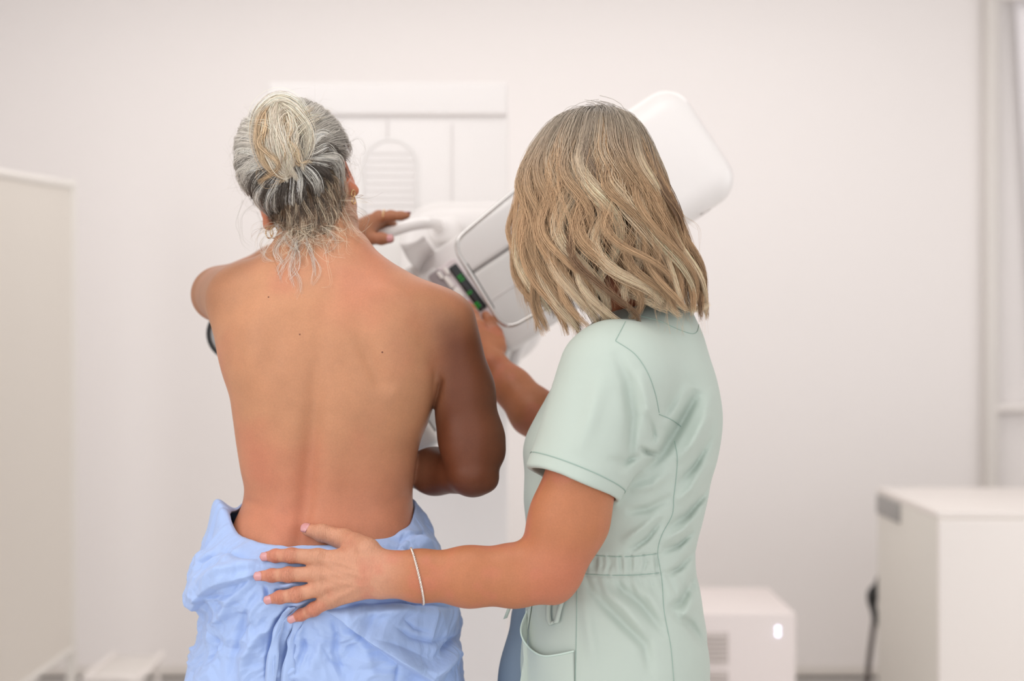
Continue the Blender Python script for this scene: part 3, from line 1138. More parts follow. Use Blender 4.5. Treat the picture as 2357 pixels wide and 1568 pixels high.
# ================================================================== patient
PYC = 2.15
PAT = px_rows([
    (560, 684, 834, 2.105, 2.215), (580, 668, 840, 2.095, 2.215), (600, 640, 864, 2.085, 2.22), (620, 602, 900, 2.075, 2.225), (640, 572, 942, 2.066, 2.235),
    (660, 545, 985, 2.058, 2.25), (700, 512, 1012, 2.048, 2.275), (750, 494, 1016, 2.040, 2.295), (800, 498, 1016, 2.036, 2.305), (860, 512, 1014, 2.035, 2.31),
    (910, 529, 1006, 2.038, 2.30), (960, 537, 990, 2.044, 2.285), (1020, 545, 966, 2.053, 2.27), (1080, 554, 954, 2.061, 2.262), (1130, 562, 948, 2.065, 2.262),
    (1160, 557, 948, 2.063, 2.265), (1200, 540, 953, 2.053, 2.27), (1250, 524, 964, 2.040, 2.275), (1330, 506, 984, 2.036, 2.28), (1420, 500, 1000, 2.036, 2.28),
    (1560, 496, 1010, 2.046, 2.27), (1640, 500, 1000, 2.06, 2.25)], PYC)
PPR = Prof(PAT)
pt = lambda x, y, Y: P(x, y, Y)

PR_S, PR_A, PR_B, PR_E = pt(1022, 743, 2.145), pt(1061, 900, 2.158), pt(1086, 1015, 2.152), pt(1090, 1085, 2.14)
PL_S, PL_E, PL_W = pt(556, 690, 2.14), pt(508, 676, 2.36), pt(800, 540, 2.47)

HR = head_frame(math.radians(-22), math.radians(-16), 0)
HC = pt(703, 432, 2.185)
nb0, nb1 = pt(758, 640, 2.15), pt(716, 470, 2.175)


def rel(p, w):
    return p


LH_N = nrm([0.1, -0.55, 0.83])
lm = [pt(x, y, Y) for x, y, Y in ((872, 500, 2.500), (866, 506, 2.520), (860, 512, 2.54), (854, 520, 2.555))]
LH = dict(wrist=PL_W, n=LH_N, fingers=[
    [lm[0], pt(900, 497, 2.49), pt(923, 497, 2.485), pt(937, 496, 2.482)],
    [lm[1], pt(896, 505, 2.53), pt(904, 520, 2.545), pt(900, 530, 2.54)],
    [lm[2], pt(888, 512, 2.555), pt(894, 528, 2.565), pt(888, 536, 2.56)],
    [lm[3], pt(878, 520, 2.57), pt(882, 532, 2.575), pt(876, 540, 2.57)]],
    frad=[[.0102, .0092, .0078, .0062]] * 4,
    thumb=[pt(818, 545, 2.48), pt(850, 548, 2.475), pt(878, 550, 2.472), pt(898, 550.5, 2.47)], trad=[.013, .011, .0098, .0078])
PR_F, PR_W = pt(1000, 1085, 2.21), pt(925, 1078, 2.29)
rn = nrm([0.0, -0.5, 0.86])
rm = [pt(x, y, Y) for x, y, Y in ((860, 1050, 2.40), (856, 1065, 2.385), (852, 1080, 2.37), (850, 1095, 2.36))]
RH = dict(wrist=PR_W, n=rn, fingers=[[m, m + [-.03, .035, -.004], m + [-.043, .05, -.022], m + [-.045, .052, -.040]] for m in rm],
          frad=[[.010, .0092, .008, .0065]] * 4, thumb=[PR_W + [-.02, .03, .02], PR_W + [-.04, .06, .03], PR_W + [-.06, .09, .03], PR_W + [-.075, .11, .026]], trad=[.014, .0115, .010, .008])

SPINE = [(P(x, 0, 2.05)[0], P(0, y, 2.05)[2]) for x, y in ((762, 640), (745, 740), (735, 820), (728, 900), (718, 1000), (706, 1100), (698, 1180), (690, 1260))]
XZ = lambda x, y: (P(x, 0, 2.04)[0], P(0, y, 2.04)[2])


def back_relief(p):
    """relief of the back: spine furrow, shoulder blades, muscle columns, loin dimples"""
    if CT['lo'][1] > 2.17 or CT['hi'][2] < 0.9 or CT['lo'][2] > 1.40:
        return 0.0
    x, z = p[:, 0], p[:, 2]
    w = sstep(p[:, 1], 2.17, 2.10)
    d, t, _ = polydist(x, z, SPINE)
    r = 0.0095 * np.exp(-(d / 0.014) ** 2) * (0.25 + 0.75 * sstep(t, 0.12, 0.6))
    r -= 0.0035 * np.exp(-((d - 0.036) / 0.02) ** 2) * sstep(t, 0.3, 0.7)

    def g(px, py, sx, sy, amp, rot=0):
        cx, cz = XZ(px, py)
        c, s = math.cos(rot), math.sin(rot)
        dx, dz = x - cx, z - cz
        u, v = c * dx + s * dz, -s * dx + c * dz
        return amp * np.exp(-(u / sx) ** 2 - (v / sy) ** 2)
    r -= g(925, 760, 0.060, 0.075, 0.0085, 0.25)     # right shoulder blade
    r -= g(575, 790, 0.050, 0.08, 0.006, -0.2)
    dd, tt, sd = polydist(x, z, [XZ(812, 690), XZ(836, 790), XZ(872, 880), XZ(905, 905)])
    r += 0.0072 * np.exp(-(dd / 0.013) ** 2) * np.sin(np.clip(tt, 0, 1) * math.pi) ** 1.2
    dd, tt, sd = polydist(x, z, [XZ(640, 730), XZ(630, 820), XZ(600, 900)])
    r += 0.0030 * np.exp(-(dd / 0.016) ** 2) * np.sin(np.clip(tt, 0, 1) * math.pi)
    dd, tt, sd = polydist(x, z, [XZ(880, 655), XZ(960, 690), XZ(1010, 700)])
    r -= 0.0035 * np.exp(-(dd / 0.014) ** 2)
    r -= g(776, 628, 0.016, 0.014, 0.0035)           # C7
    r += g(890, 690, 0.03, 0.016, 0.002, -0.3)
    # soft rolls at the waist
    dd, tt, sd = polydist(x, z, [XZ(550, 1168), XZ(610, 1176), XZ(660, 1188)])
    r += 0.0022 * np.exp(-(dd / 0.006) ** 2) * (1 - tt)
    dd, tt, sd = polydist(x, z, [XZ(952, 1150), XZ(900, 1165), XZ(850, 1172)])
    r += 0.0020 * np.exp(-(dd / 0.007) ** 2) * (1 - tt)
    dd, tt, sd = polydist(x, z, [XZ(960, 1040), XZ(900, 1052), XZ(860, 1050)])
    r += 0.0012 * np.exp(-(dd / 0.008) ** 2) * (1 - tt)
    r += g(650, 1195, 0.012, 0.012, 0.002) + g(745, 1200, 0.012, 0.012, 0.002)
    return r * w


LEGX = (P(640, 0, PYC)[0], P(870, 0, PYC)[0])


def patient_field(p):
    d = loft(p, PPR) + back_relief(p)
    # neck
    d = smin(d, chain(p, [nb0, (nb0 + nb1) / 2 + [0, 0.0, 0], nb1], [0.062, 0.054, 0.053], 0.02), 0.035)
    d = smin(d, head_field(p, HC, HR), 0.012)
    # trapezius ridges
    d = smin(d, cone(p, pt(800, 608, 2.13), pt(960, 694, 2.125), 0.034, 0.027), 0.04)
    d = smin(d, cone(p, pt(700, 590, 2.14), pt(585, 660, 2.135), 0.034, 0.038), 0.04)
    a, b = right_arm(p), left_arm(p)
    d = smin(d, b, 0.022)
    # below the arm pit the arm only touches the flank: blend less there
    k = 0.007 + 0.03 * sstep(p[:, 2], P(0, 870, 2.1)[2], P(0, 790, 2.1)[2])
    h = np.clip(0.5 + 0.5 * (a - d) / k, 0, 1)
    d = a + (d - a) * h - k * h * (1 - h)
    if not culled(np.array([-0.13, 2.0, 1.10]), np.array([-0.07, 2.15, 1.24])):
        dd, tt, sd = polydist(p[:, 0] / p[:, 1] * 2.1, (p[:, 2] - CAMZ) / p[:, 1] * 2.1 + CAMZ, [(P(x, 0, 2.1)[0], P(0, y, 2.1)[2]) for x, y in ((1016, 862), (1014, 880), (1007, 910), (997, 948), (994, 965))])
        d = d + 0.0075 * np.exp(-(dd / 0.0034) ** 2) * sstep(p[:, 1], 2.20, 2.14) * sstep(tt, 0.02, 0.35)
    # breast in front of the flank on the right
    d = smin(d, ell(p, pt(870, 940, 2.29), (0.068, 0.062, 0.068)), 0.03)
    d = smin(d, ell(p, pt(640, 930, 2.29), (0.068, 0.062, 0.068)), 0.03)
    # hips and legs under the gown
    for x in LEGX:
        s = 1 if x > -0.3 else -1
        d = smin(d, chain(p, [(x, 2.15, 0.80), (x + 0.004, 2.16, 0.47), (x + 0.004, 2.14, 0.36), (x + 0.004, 2.15, 0.09)], [0.088, 0.056, 0.055, 0.036], 0.03), 0.03)
        d = smin(d, cone(p, (x + 0.004, 2.12, 0.035), (x + 0.004 + s * 0.01, 2.28, 0.022), 0.034, 0.021), 0.03)
    return d


def right_arm(p):
    # right arm (hangs, forearm bent forward across)
    a = chain(p, [PR_S, PR_A, PR_B, PR_E], [0.0485, 0.0475, 0.0465, 0.0385], 0.02)
    a = smin(a, ball(p, pt(1121, 1106, 2.13), 0.0158), 0.010)
    a = smin(a, ball(p, pt(1128, 1042, 2.14), 0.021), 0.012)
    fo = chain(p, [pt(1086, 1092, 2.145), PR_F, PR_W], [0.0305, 0.0335, 0.0275], 0.02)
    a = smin(a, fo, 0.010)
    a = smin(a, hand_field(p, RH), 0.012)
    return a


def left_arm(p):
    # left arm: reaches forward, forearm comes back to the bar
    b = chain(p, [PL_S, PL_E], [0.054, 0.0435], 0.01)
    b = smin(b, ball(p, pt(500, 680, 2.375), 0.040), 0.02)
    b = smin(b, chain(p, [pt(512, 674, 2.37), pt(640, 614, 2.42), PL_W], [0.040, 0.036, 0.026], 0.02), 0.012)
    b = smin(b, hand_field(p, LH), 0.012)
    return b


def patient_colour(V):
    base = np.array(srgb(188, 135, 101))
    arm_tan_shade = np.array(srgb(106, 60, 38))
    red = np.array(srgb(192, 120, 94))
    # arms: tan plus shade put into the skin colour, fading in over the shoulders
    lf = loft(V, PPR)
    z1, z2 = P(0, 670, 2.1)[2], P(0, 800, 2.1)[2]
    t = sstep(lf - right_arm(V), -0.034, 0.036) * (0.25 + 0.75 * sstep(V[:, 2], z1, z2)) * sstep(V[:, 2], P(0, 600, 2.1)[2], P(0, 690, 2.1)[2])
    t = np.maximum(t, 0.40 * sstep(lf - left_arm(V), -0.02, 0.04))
    c = base * (1 - t[:, None]) + arm_tan_shade * t[:, None]
    r = 0.55 * sstep(fbm(V * 9.0, 3, 5), -0.2, 0.9) + 0.6 * sstep(V[:, 2], P(0, 950, 2.1)[2], P(0, 1200, 2.1)[2])
    r = np.clip(r, 0, 1)[:, None] * (1 - t[:, None])
    c = c * (1 - r) + red * r
    # ears a bit redder
    for s in (-1, 1):
        e = HC + HR[0] * s * 0.08
        w = sstep(np.linalg.norm(V - e, axis=1), 0.05, 0.03)[:, None] * 0.6
        c = c * (1 - w) + np.array(srgb(205, 112, 82)) * w
    return c


pat = thing('person', 'bare-backed woman with grey-blond bun, blue gown around her hips, seen from behind', 'person', (P(750, 0, PYC)[0], PYC, 0))
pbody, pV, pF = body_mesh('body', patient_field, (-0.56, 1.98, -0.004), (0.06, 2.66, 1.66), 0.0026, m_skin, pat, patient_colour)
PBVH = BVHTree.FromPolygons([tuple(v) for v in pV], [tuple(int(i) for i in f) for f in pF])
for x, y, r in ((690, 770, 0.0011), (880, 811, 0.0013), (618, 684, 0.0011)):
    o0 = Vector((0, 0, CAMZ))
    dr = (Vector(P(x, y, 1.0)) - o0).normalized()
    hit = PBVH.ray_cast(o0, dr)
    if hit[0]:
        MB().tube([np.array(hit[0]) + np.array(hit[1]) * -0.001, np.array(hit[0]) + np.array(hit[1]) * 0.0004], r, 10).build('mole', mat('mole_brown', srgb(110, 62, 44), 0.5), pbody)
nail(LH['fingers'][0][2], LH['fingers'][0][3], .0062, nrm([0, 0.3, 1]), pbody, m_nail)
nail(LH['thumb'][2], LH['thumb'][3], .0078, nrm([0, -1, 0.25]), pbody, m_nail)
MB().tube([pt(883, 497.5, 2.497) + 0.0108 * np.array([0.12 * math.sin(t), math.cos(t), math.sin(t)]) for t in np.linspace(0, 2 * math.pi, 28, endpoint=False)], 0.0014, 8, closed=True).build('ring', m_gold, pbody)
MB().tube([pt(883, 490.5, 2.49), pt(883, 488.5, 2.488)], 0.0026, 10).build('ring_stone', m_silver, pbody)
# ================================================================== blue gown round the hips
def px_of(V):
    """photo-plane coordinates of points (used to lay the fold pattern on the cloth)"""
    return V[:, 0] / V[:, 1] * FPX + CX0, CY0 - (V[:, 2] - CAMZ) / V[:, 1] * FPX


def folds_px(x, y, L, mm=0.00062):
    """sum of ridges / valleys / steps along polylines in plane pixels; (pts, amp, sigma, kind)"""
    r = np.zeros(len(x))
    for pts, amp, sig, kind in L:
        q = np.array(pts, float)
        lo, hi = q.min(0) - 5 * sig - 10, q.max(0) + 5 * sig + 10
        m = (x > lo[0]) & (x < hi[0]) & (y > lo[1]) & (y < hi[1])
        if not m.any():
            continue
        d, t, sd = polydist(x[m], y[m], [tuple(v) for v in q])
        tp = np.sin(math.pi * np.clip(t, 0.0, 1.0)) ** 0.9 if kind != 's' else np.minimum(1, 4 * np.minimum(t, 1 - t))
        if kind == 'r':
            r[m] += amp * np.exp(-(d / sig) ** 2) * tp
        elif kind == 'v':           # sharp crease
            r[m] += amp * np.exp(-d / sig) * tp
        elif kind == 's':           # step: one side (left of the direction of travel, y down) lifted near the line
            s = d * sd
            r[m] += amp * sstep(s, -0.12 * sig, 0.12 * sig) * np.exp(-(np.maximum(s, 0) / (sig * 1.6)) ** 2) * tp
    return r


GY = 2.13
GPR = Prof(px_rows([
    (1150, 536, 962, 2.045, 2.30), (1195, 524, 968, 2.035, 2.31), (1215, 498, 978, 2.022, 2.315), (1240, 466, 992, 2.008, 2.32), (1290, 440, 1008, 1.995, 2.325), (1340, 434, 1022, 1.988, 2.33),
    (1375, 444, 1040, 1.988, 2.33), (1405, 460, 1052, 1.992, 2.33), (1440, 455, 1054, 1.995, 2.33), (1500, 437, 1056, 1.992, 2.335), (1568, 418, 1064, 1.988, 2.34),
    (1700, 396, 1082, 1.985, 2.35), (1950, 376, 1098, 1.985, 2.36), (2160, 368, 1104, 1.985, 2.36)], GY))
SKN = Prof(PAT)
NT = 900
th = np.linspace(0, 2 * math.pi, NT, endpoint=False)
th = th + 0.42 * np.sin(2 * (th + math.pi / 2)) * 0 
# denser sampling over the back half
u = np.linspace(0, 1, NT, endpoint=False)
nbk = int(NT * 0.72)
th = np.concatenate([np.linspace(-math.pi - 0.15, 0.15, nbk, endpoint=False), np.linspace(0.15, math.pi - 0.15, NT - nbk, endpoint=False)])
ztp = np.interp(np.degrees(th), [-190, -180, -172, -160, -140, -120, -100, -80, -60, -40, -20, -8, 0, 20, 90, 160, 190],
                [P(0, v, GY)[2] for v in (1160, 1172, 1186, 1206, 1222, 1232, 1236, 1233, 1228, 1222, 1205, 1186, 1176, 1165, 1150, 1150, 1160)])
zlow = 0.34
rows = np.concatenate([np.linspace(0, 0.62, 330), np.linspace(0.62, 1, 50)[1:]])
NE = 2.3


def ring(pr, z, t):
    xl, xr, yb, yf = pr(z)
    c, s = np.cos(t), np.sin(t)
    return (xl + xr) / 2 + (xr - xl) / 2 * np.sign(c) * np.abs(c) ** (2 / NE), (yb + yf) / 2 + (yf - yb) / 2 * np.sign(s) * np.abs(s) ** (2 / NE)


PG = []
for k in range(8):         # rolled rim: from the skin, over the edge, outwards
    a = k / 8
    z = ztp - 0.022 * (1 - a) ** 2 + 0.0
    sx, sy = ring(SKN, np.clip(z, SKN.z0, SKN.z1), th)
    gx, gy = ring(GPR, z, th)
    w = 0.02 + 0.25 * a * a
    PG.append(np.stack([sx + (gx - sx) * w, sy + (gy - sy) * w, z], 1))
for v in rows:
    z = ztp + (zlow - ztp) * v
    sx, sy = ring(SKN, np.clip(z, SKN.z0, SKN.z1), th)
    gx, gy = ring(GPR, z, th)
    w = 0.27 + 0.73 * sstep(v * (ztp - zlow) + 0.004, 0, 0.030) ** 0.55
    PG.append(np.stack([sx + (gx - sx) * w, sy + (gy - sy) * w, z - 0.0 * v], 1))
PG = np.array(PG)                                # (R, NT, 3)
Rr = len(PG)
gd = np.gradient(PG, axis=0)
gt = (np.roll(PG, -1, 1) - np.roll(PG, 1, 1))
nG = np.cross(gt, gd)
nG /= np.linalg.norm(nG, axis=2, keepdims=True) + 1e-12
cen = np.stack([np.full(NT, 0), np.zeros(NT), np.zeros(NT)], 1)
ctr = np.array([(GPR.o[0].mean() + GPR.o[1].mean()) / 2, 2.16, 0])
out = PG - ctr
out[:, :, 2] = 0
flip = np.sign((nG * out).sum(2)).mean()
nG *= 1 if flip > 0 else -1

flat = PG.reshape(-1, 3)
gx_, gy_ = px_of(flat)
arc = np.arctan2(flat[:, 1] - 2.16, flat[:, 0] - ctr[0]) * 0.19
FOL = [
    # lower edge of the bunched upper band at the left
    ([(620, 1318), (580, 1332), (540, 1344), (500, 1356), (478, 1370), (462, 1392), (452, 1410)], 0.012, 34, 's'),
    ([(424, 1312), (443, 1272), (484, 1234), (521, 1212)], -0.011, 9, 'r'),
    ([(458, 1330), (462, 1296), (484, 1276), (516, 1258)], -0.009, 8, 'r'),
    ([(440, 1200), (468, 1168), (500, 1186), (520, 1204)], 0.014, 20, 'r'),
    ([(470, 1345), (500, 1322), (560, 1300), (600, 1296)], 0.009, 18, 'r'),
    ([(540, 1250), (590, 1236), (640, 1240), (700, 1250)], 0.008, 14, 'r'),
    ([(560, 1222), (620, 1236), (690, 1250), (760, 1246)], -0.005, 6, 'v'),
    ([(640, 1262), (680, 1254), (700, 1246)], -0.007, 6, 'r'),
    ([(500, 1260), (540, 1280), (600, 1288)], -0.006, 7, 'v'),
    # right flap: diagonal edge from the hand down to the right
    ([(1010, 1600), (977, 1566), (914, 1525), (845, 1472), (788, 1428), (742, 1404)], 0.012, 26, 's'),
    ([(745, 1402), (782, 1400), (840, 1386), (930, 1384), (1000, 1390), (1060, 1400)], -0.009, 8, 'r'),
    ([(780, 1418), (850, 1410), (930, 1404), (1030, 1416)], 0.008, 16, 'r'),
    ([(1045, 1465), (1000, 1480), (950, 1470), (905, 1440)], -0.007, 9, 'v'),
    ([(1062, 1490), (1020, 1524), (980, 1556)], 0.014, 18, 'r'),
    ([(1066, 1462), (1046, 1474), (1010, 1512)], -0.010, 9, 'r'),
    ([(930, 1420), (960, 1450), (1000, 1460)], -0.005, 7, 'v'),
    ([(850, 1460), (900, 1480), (950, 1500), (990, 1520)], -0.004, 8, 'v'),
    ([(915, 1525), (912, 1545), (908, 1580)], -0.006, 6, 'v'),
    # right upper band
    ([(870, 1236), (920, 1244), (965, 1232), (990, 1222)], -0.007, 8, 'r'),
    ([(900, 1222), (940, 1230), (980, 1254), (1000, 1280)], 0.008, 12, 'r'),
    ([(880, 1262), (930, 1262), (980, 1280)], -0.006, 6, 'v'),
    ([(915, 1270), (925, 1240), (935, 1222)], -0.004, 5, 'v'),
    # gathered centre under the fingers, tie strips
    ([(668, 1396), (640, 1430), (624, 1475), (616, 1530), (612, 1570)], -0.016, 7, 'r'),
    ([(690, 1430), (668, 1470), (655, 1510), (650, 1570)], -0.013, 7, 'r'),
    ([(655, 1420), (640, 1470), (634, 1530), (632, 1570)], 0.010, 8, 'r'),
    ([(606, 1345), (612, 1372), (606, 1384)], -0.007, 6, 'r'),
    ([(640, 1350), (660, 1350), (690, 1342)], 0.008, 10, 'r'),
    ([(660, 1392), (690, 1388), (720, 1380)], 0.008, 9, 'r'),
    ([(630, 1362), (646, 1362), (668, 1364)], -0.009, 6, 'r'),
    ([(600, 1350), (560, 1420), (540, 1500), (525, 1570)], -0.006, 12, 'r'),
    ([(590, 1330), (530, 1380), (490, 1440), (470, 1520)], 0.007, 16, 'r'),
    ([(640, 1420), (590, 1470), (560, 1530), (548, 1575)], 0.008, 16, 'r'),
    ([(580, 1430), (560, 1450), (540, 1490)], -0.005, 6, 'v'),
    ([(720, 1420), (740, 1470), (720, 1540), (730, 1570)], 0.007, 20, 'r'),
    ([(700, 1440), (700, 1490), (680, 1560)], -0.007, 9, 'r'),
    ([(766, 1424), (775, 1460), (770, 1500), (790, 1560)], -0.006, 10, 'r'),
    ([(800, 1450), (840, 1500), (860, 1570)], 0.006, 20, 'r'),
    ([(740, 1480), (760, 1520), (800, 1540)], -0.004, 7, 'v'),
    ([(480, 1440), (500, 1480), (470, 1540)], -0.005, 9, 'v'),
]
wb_ = sstep(flat[:, 1], 2.22, 2.08)
disp = folds_px(gx_, gy_, FOL) * wb_
uv3 = np.stack([arc * 1.0, flat[:, 2] * 1.0, np.zeros(len(flat))], 1)
wp = np.stack([vnoise(uv3 * 9, 31), vnoise(uv3 * 9, 32), np.zeros(len(flat))], 1) * 0.035
q = uv3 + wp


def trinoise(w2, sd):
    """random heights on a triangle lattice, flat facets with sharp creases"""
    i = np.floor(w2).astype(np.int64)
    f = w2 - i
    k0 = np.zeros(len(w2), np.int64) + sd
    hh = lambda a, b: _hash(i[:, 0] + a, i[:, 1] + b, k0, sd) * 2 - 1
    h00, h10, h01, h11 = hh(0, 0), hh(1, 0), hh(0, 1), hh(1, 1)
    return np.where(f[:, 0] > f[:, 1], h00 + (h10 - h00) * f[:, 0] + (h11 - h10) * f[:, 1], h00 + (h01 - h00) * f[:, 1] + (h11 - h01) * f[:, 0])


wq = (uv3 + np.stack([vnoise(uv3 * 21, 33), vnoise(uv3 * 21, 34), np.zeros(len(flat))], 1) * 0.016 + wp * 0.6)[:, :2] + 7
r1 = np.array([[0.88, -0.48], [0.48, 0.88]])
r2 = np.array([[0.6, 0.8], [-0.8, 0.6]])
FOL = [(a, b * 1.35, c * 0.75, k) for a, b, c, k in FOL]
disp = folds_px(gx_, gy_, FOL) * wb_
cr = 0.0050 * trinoise(wq @ r1 * np.array([26, 35]), 11) + 0.0036 * trinoise(wq @ r2 * np.array([58, 46]), 12) + 0.0018 * trinoise(wq * np.array([105, 120]), 13)
cr += 0.0045 * (0.42 - np.abs(vnoise(q * np.array([16, 11, 1]), 41)))
cr += 0.012 * vnoise(q * np.array([9, 5, 1]), 44) * sstep(flat[:, 2], 0.85, 0.5)
edge = np.clip(np.repeat(np.arange(Rr), NT) / 26.0, 0.12, 1)
edge[:NT] = 0
disp = (disp + cr * np.where(np.repeat(np.arange(Rr), NT) < 8, 0.35, 1.0)) * edge
disp = np.maximum(disp, -0.012)
VG = flat + nG.reshape(-1, 3) * disp[:, None]
# pulled-up corner of cloth at the left
cxp, cyp = px_of(VG)
wpk = np.exp(-((cxp - 512) / 30) ** 2 - ((cyp - 1205) / 30) ** 2) * (flat[:, 1] < 2.26)
VG[:, 2] += wpk * 0.034
VG[:, 0] -= wpk * 0.008
i0 = (np.arange(Rr - 1)[:, None] * NT + np.arange(NT)[None]).ravel()
j = np.arange(NT)
jn = (j + 1) % NT
a_ = (np.arange(Rr - 1)[:, None] * NT + j[None]).ravel()
b_ = (np.arange(Rr - 1)[:, None] * NT + jn[None]).ravel()
FG = np.stack([a_, a_ + NT, b_ + NT, b_], 1)
fg0 = FG[len(FG) // 2]
nn0 = np.cross(VG[fg0[1]] - VG[fg0[0]], VG[fg0[2]] - VG[fg0[0]])
if nn0 @ (VG[fg0[0]] - ctr - [0, 0, VG[fg0[0]][2]]) < 0:
    FG = FG[:, ::-1]
m_gown = mat('gown_blue_nonwoven', srgb(164, 187, 230), 0.6, 0.3)
bsdf(m_gown).inputs['Sheen Weight'].default_value = 0.15
add_bump(m_gown, 55, 0.35, 0.004, 4)
add_bump(m_gown, 1100, 0.18, 0.0006, 1)
VG = relax(VG, FG, 1, 0.12)
gown = mesh_np('gown', VG, FG, m_gown, pat)
tag(gown, 'crumpled pale blue disposable gown')
gs = gown.modifiers.new('cloth', 'SOLIDIFY')
gs.thickness = 0.0012
gs.offset = -1
GBVH = BVHTree.FromPolygons([tuple(v) for v in VG], [tuple(int(i) for i in f) for f in FG])


def gown_y(px, py, rad=7):
    """how near the cloth comes at this place (for laying the hand on it)"""
    best = []
    for dx in (-rad, 0, rad):
        for dy in (-rad, 0, rad):
            h = GBVH.ray_cast(Vector((0, 0, CAMZ)), (Vector(P(px + dx, py + dy, 1.0)) - Vector((0, 0, CAMZ))).normalized())
            b = PBVH.ray_cast(Vector((0, 0, CAMZ)), (Vector(P(px + dx, py + dy, 1.0)) - Vector((0, 0, CAMZ))).normalized())
            ys = [k[0][1] for k in (h, b) if k[0] is not None]
            if ys:
                best.append(min(ys))
    return 0.5 * (min(best) + float(np.mean(best))) if best else 2.0


# twisted tie ends hanging from the knot under the fingers
for pts in ([(672, 1398), (650, 1425), (636, 1468), (628, 1520), (620, 1600), (616, 1680)], [(690, 1424), (676, 1462), (668, 1510), (660, 1600), (664, 1690)]):
    sp = [(x, y, gown_y(x, y, 4) - 0.003) for x, y in pts]
    c3 = catmull([P(*s) for s in sp], 12)
    V, F = [], []
    for i, c in enumerate(c3):
        t = i / (len(c3) - 1)
        tw = 0.5 * math.sin(t * 6 + pts[0][0]) + 0.3 * math.sin(t * 17 + 1)
        wd = np.array([math.cos(tw), 0.55 * math.sin(tw), 0.12 * math.sin(t * 9)]) * (0.005 + 0.005 * t + 0.0012 * math.sin(t * 23))
        cr_ = 0.0022 * math.sin(t * 19 + 2) * np.array([0.3, -1, 0])
        V += [c - wd, c - wd * 0.35 + [0, -0.0016, 0] + cr_, c + wd * 0.3 - cr_ * 0.6, c + wd]
    n3 = len(c3)
    F = [(4 * i + k, 4 * i + k + 1, 4 * i + k + 5, 4 * i + k + 4) for i in range(n3 - 1) for k in (0, 1, 2)]
    tie = MB().add(V, F).build('tie_ribbon', m_gown, gown, angle=0)
    tie.modifiers.new('cloth', 'SOLIDIFY').thickness = 0.0009
# ================================================================== nurse
NY = 2.14
nur = thing('person', 'woman with wavy blond hair in a sage green uniform, hand on the other woman', 'person', (P(1430, 0, NY)[0], NY, 0))
m_scrub = mat('scrub_sage', srgb(183, 195, 186), 0.65, 0.25)
bsdf(m_scrub).inputs['Sheen Weight'].default_value = 0.1
add_bump(m_scrub, 26, 0.18, 0.004, 3)
add_bump(m_scrub, 1500, 0.12, 0.0004, 1)
m_seamg = mat('scrub_stitching', srgb(150, 172, 162), 0.7)
SROWS = [
    (692, 1446, 1566, 2.10, 2.25), (712, 1410, 1592, 2.075, 2.265), (735, 1376, 1604, 2.055, 2.275), (765, 1340, 1617, 2.038, 2.28), (810, 1312, 1630, 2.020, 2.285), (870, 1284, 1648, 2.008, 2.29),
    (920, 1256, 1657, 2.002, 2.295), (960, 1234, 1660, 1.998, 2.295), (1025, 1205, 1655, 1.998, 2.295), (1090, 1207, 1642, 2.002, 2.29), (1150, 1206, 1628, 2.006, 2.285), (1200, 1211, 1616, 2.012, 2.28),
    (1255, 1216, 1602, 2.016, 2.275), (1300, 1215, 1600, 2.012, 2.275), (1360, 1212, 1610, 2.002, 2.28), (1420, 1204, 1618, 1.995, 2.285), (1500, 1190, 1628, 1.988, 2.29), (1568, 1188, 1631, 1.985, 2.295),
    (1700, 1180, 1638, 1.98, 2.30), (1860, 1176, 1646, 1.98, 2.30), (1960, 1174, 1650, 1.98, 2.30)]
SPR = Prof(px_rows(SROWS, NY))
SPB = Prof(px_rows([(r[0], r[1] + 22, r[2] - 22, r[3] + 0.032, r[4] - 0.02) for r in SROWS], NY))
SH_A, SH_B = P(1420, 868, 2.015), P(1323, 1109, 1.985)
SAX = nrm(SH_B - SH_A)
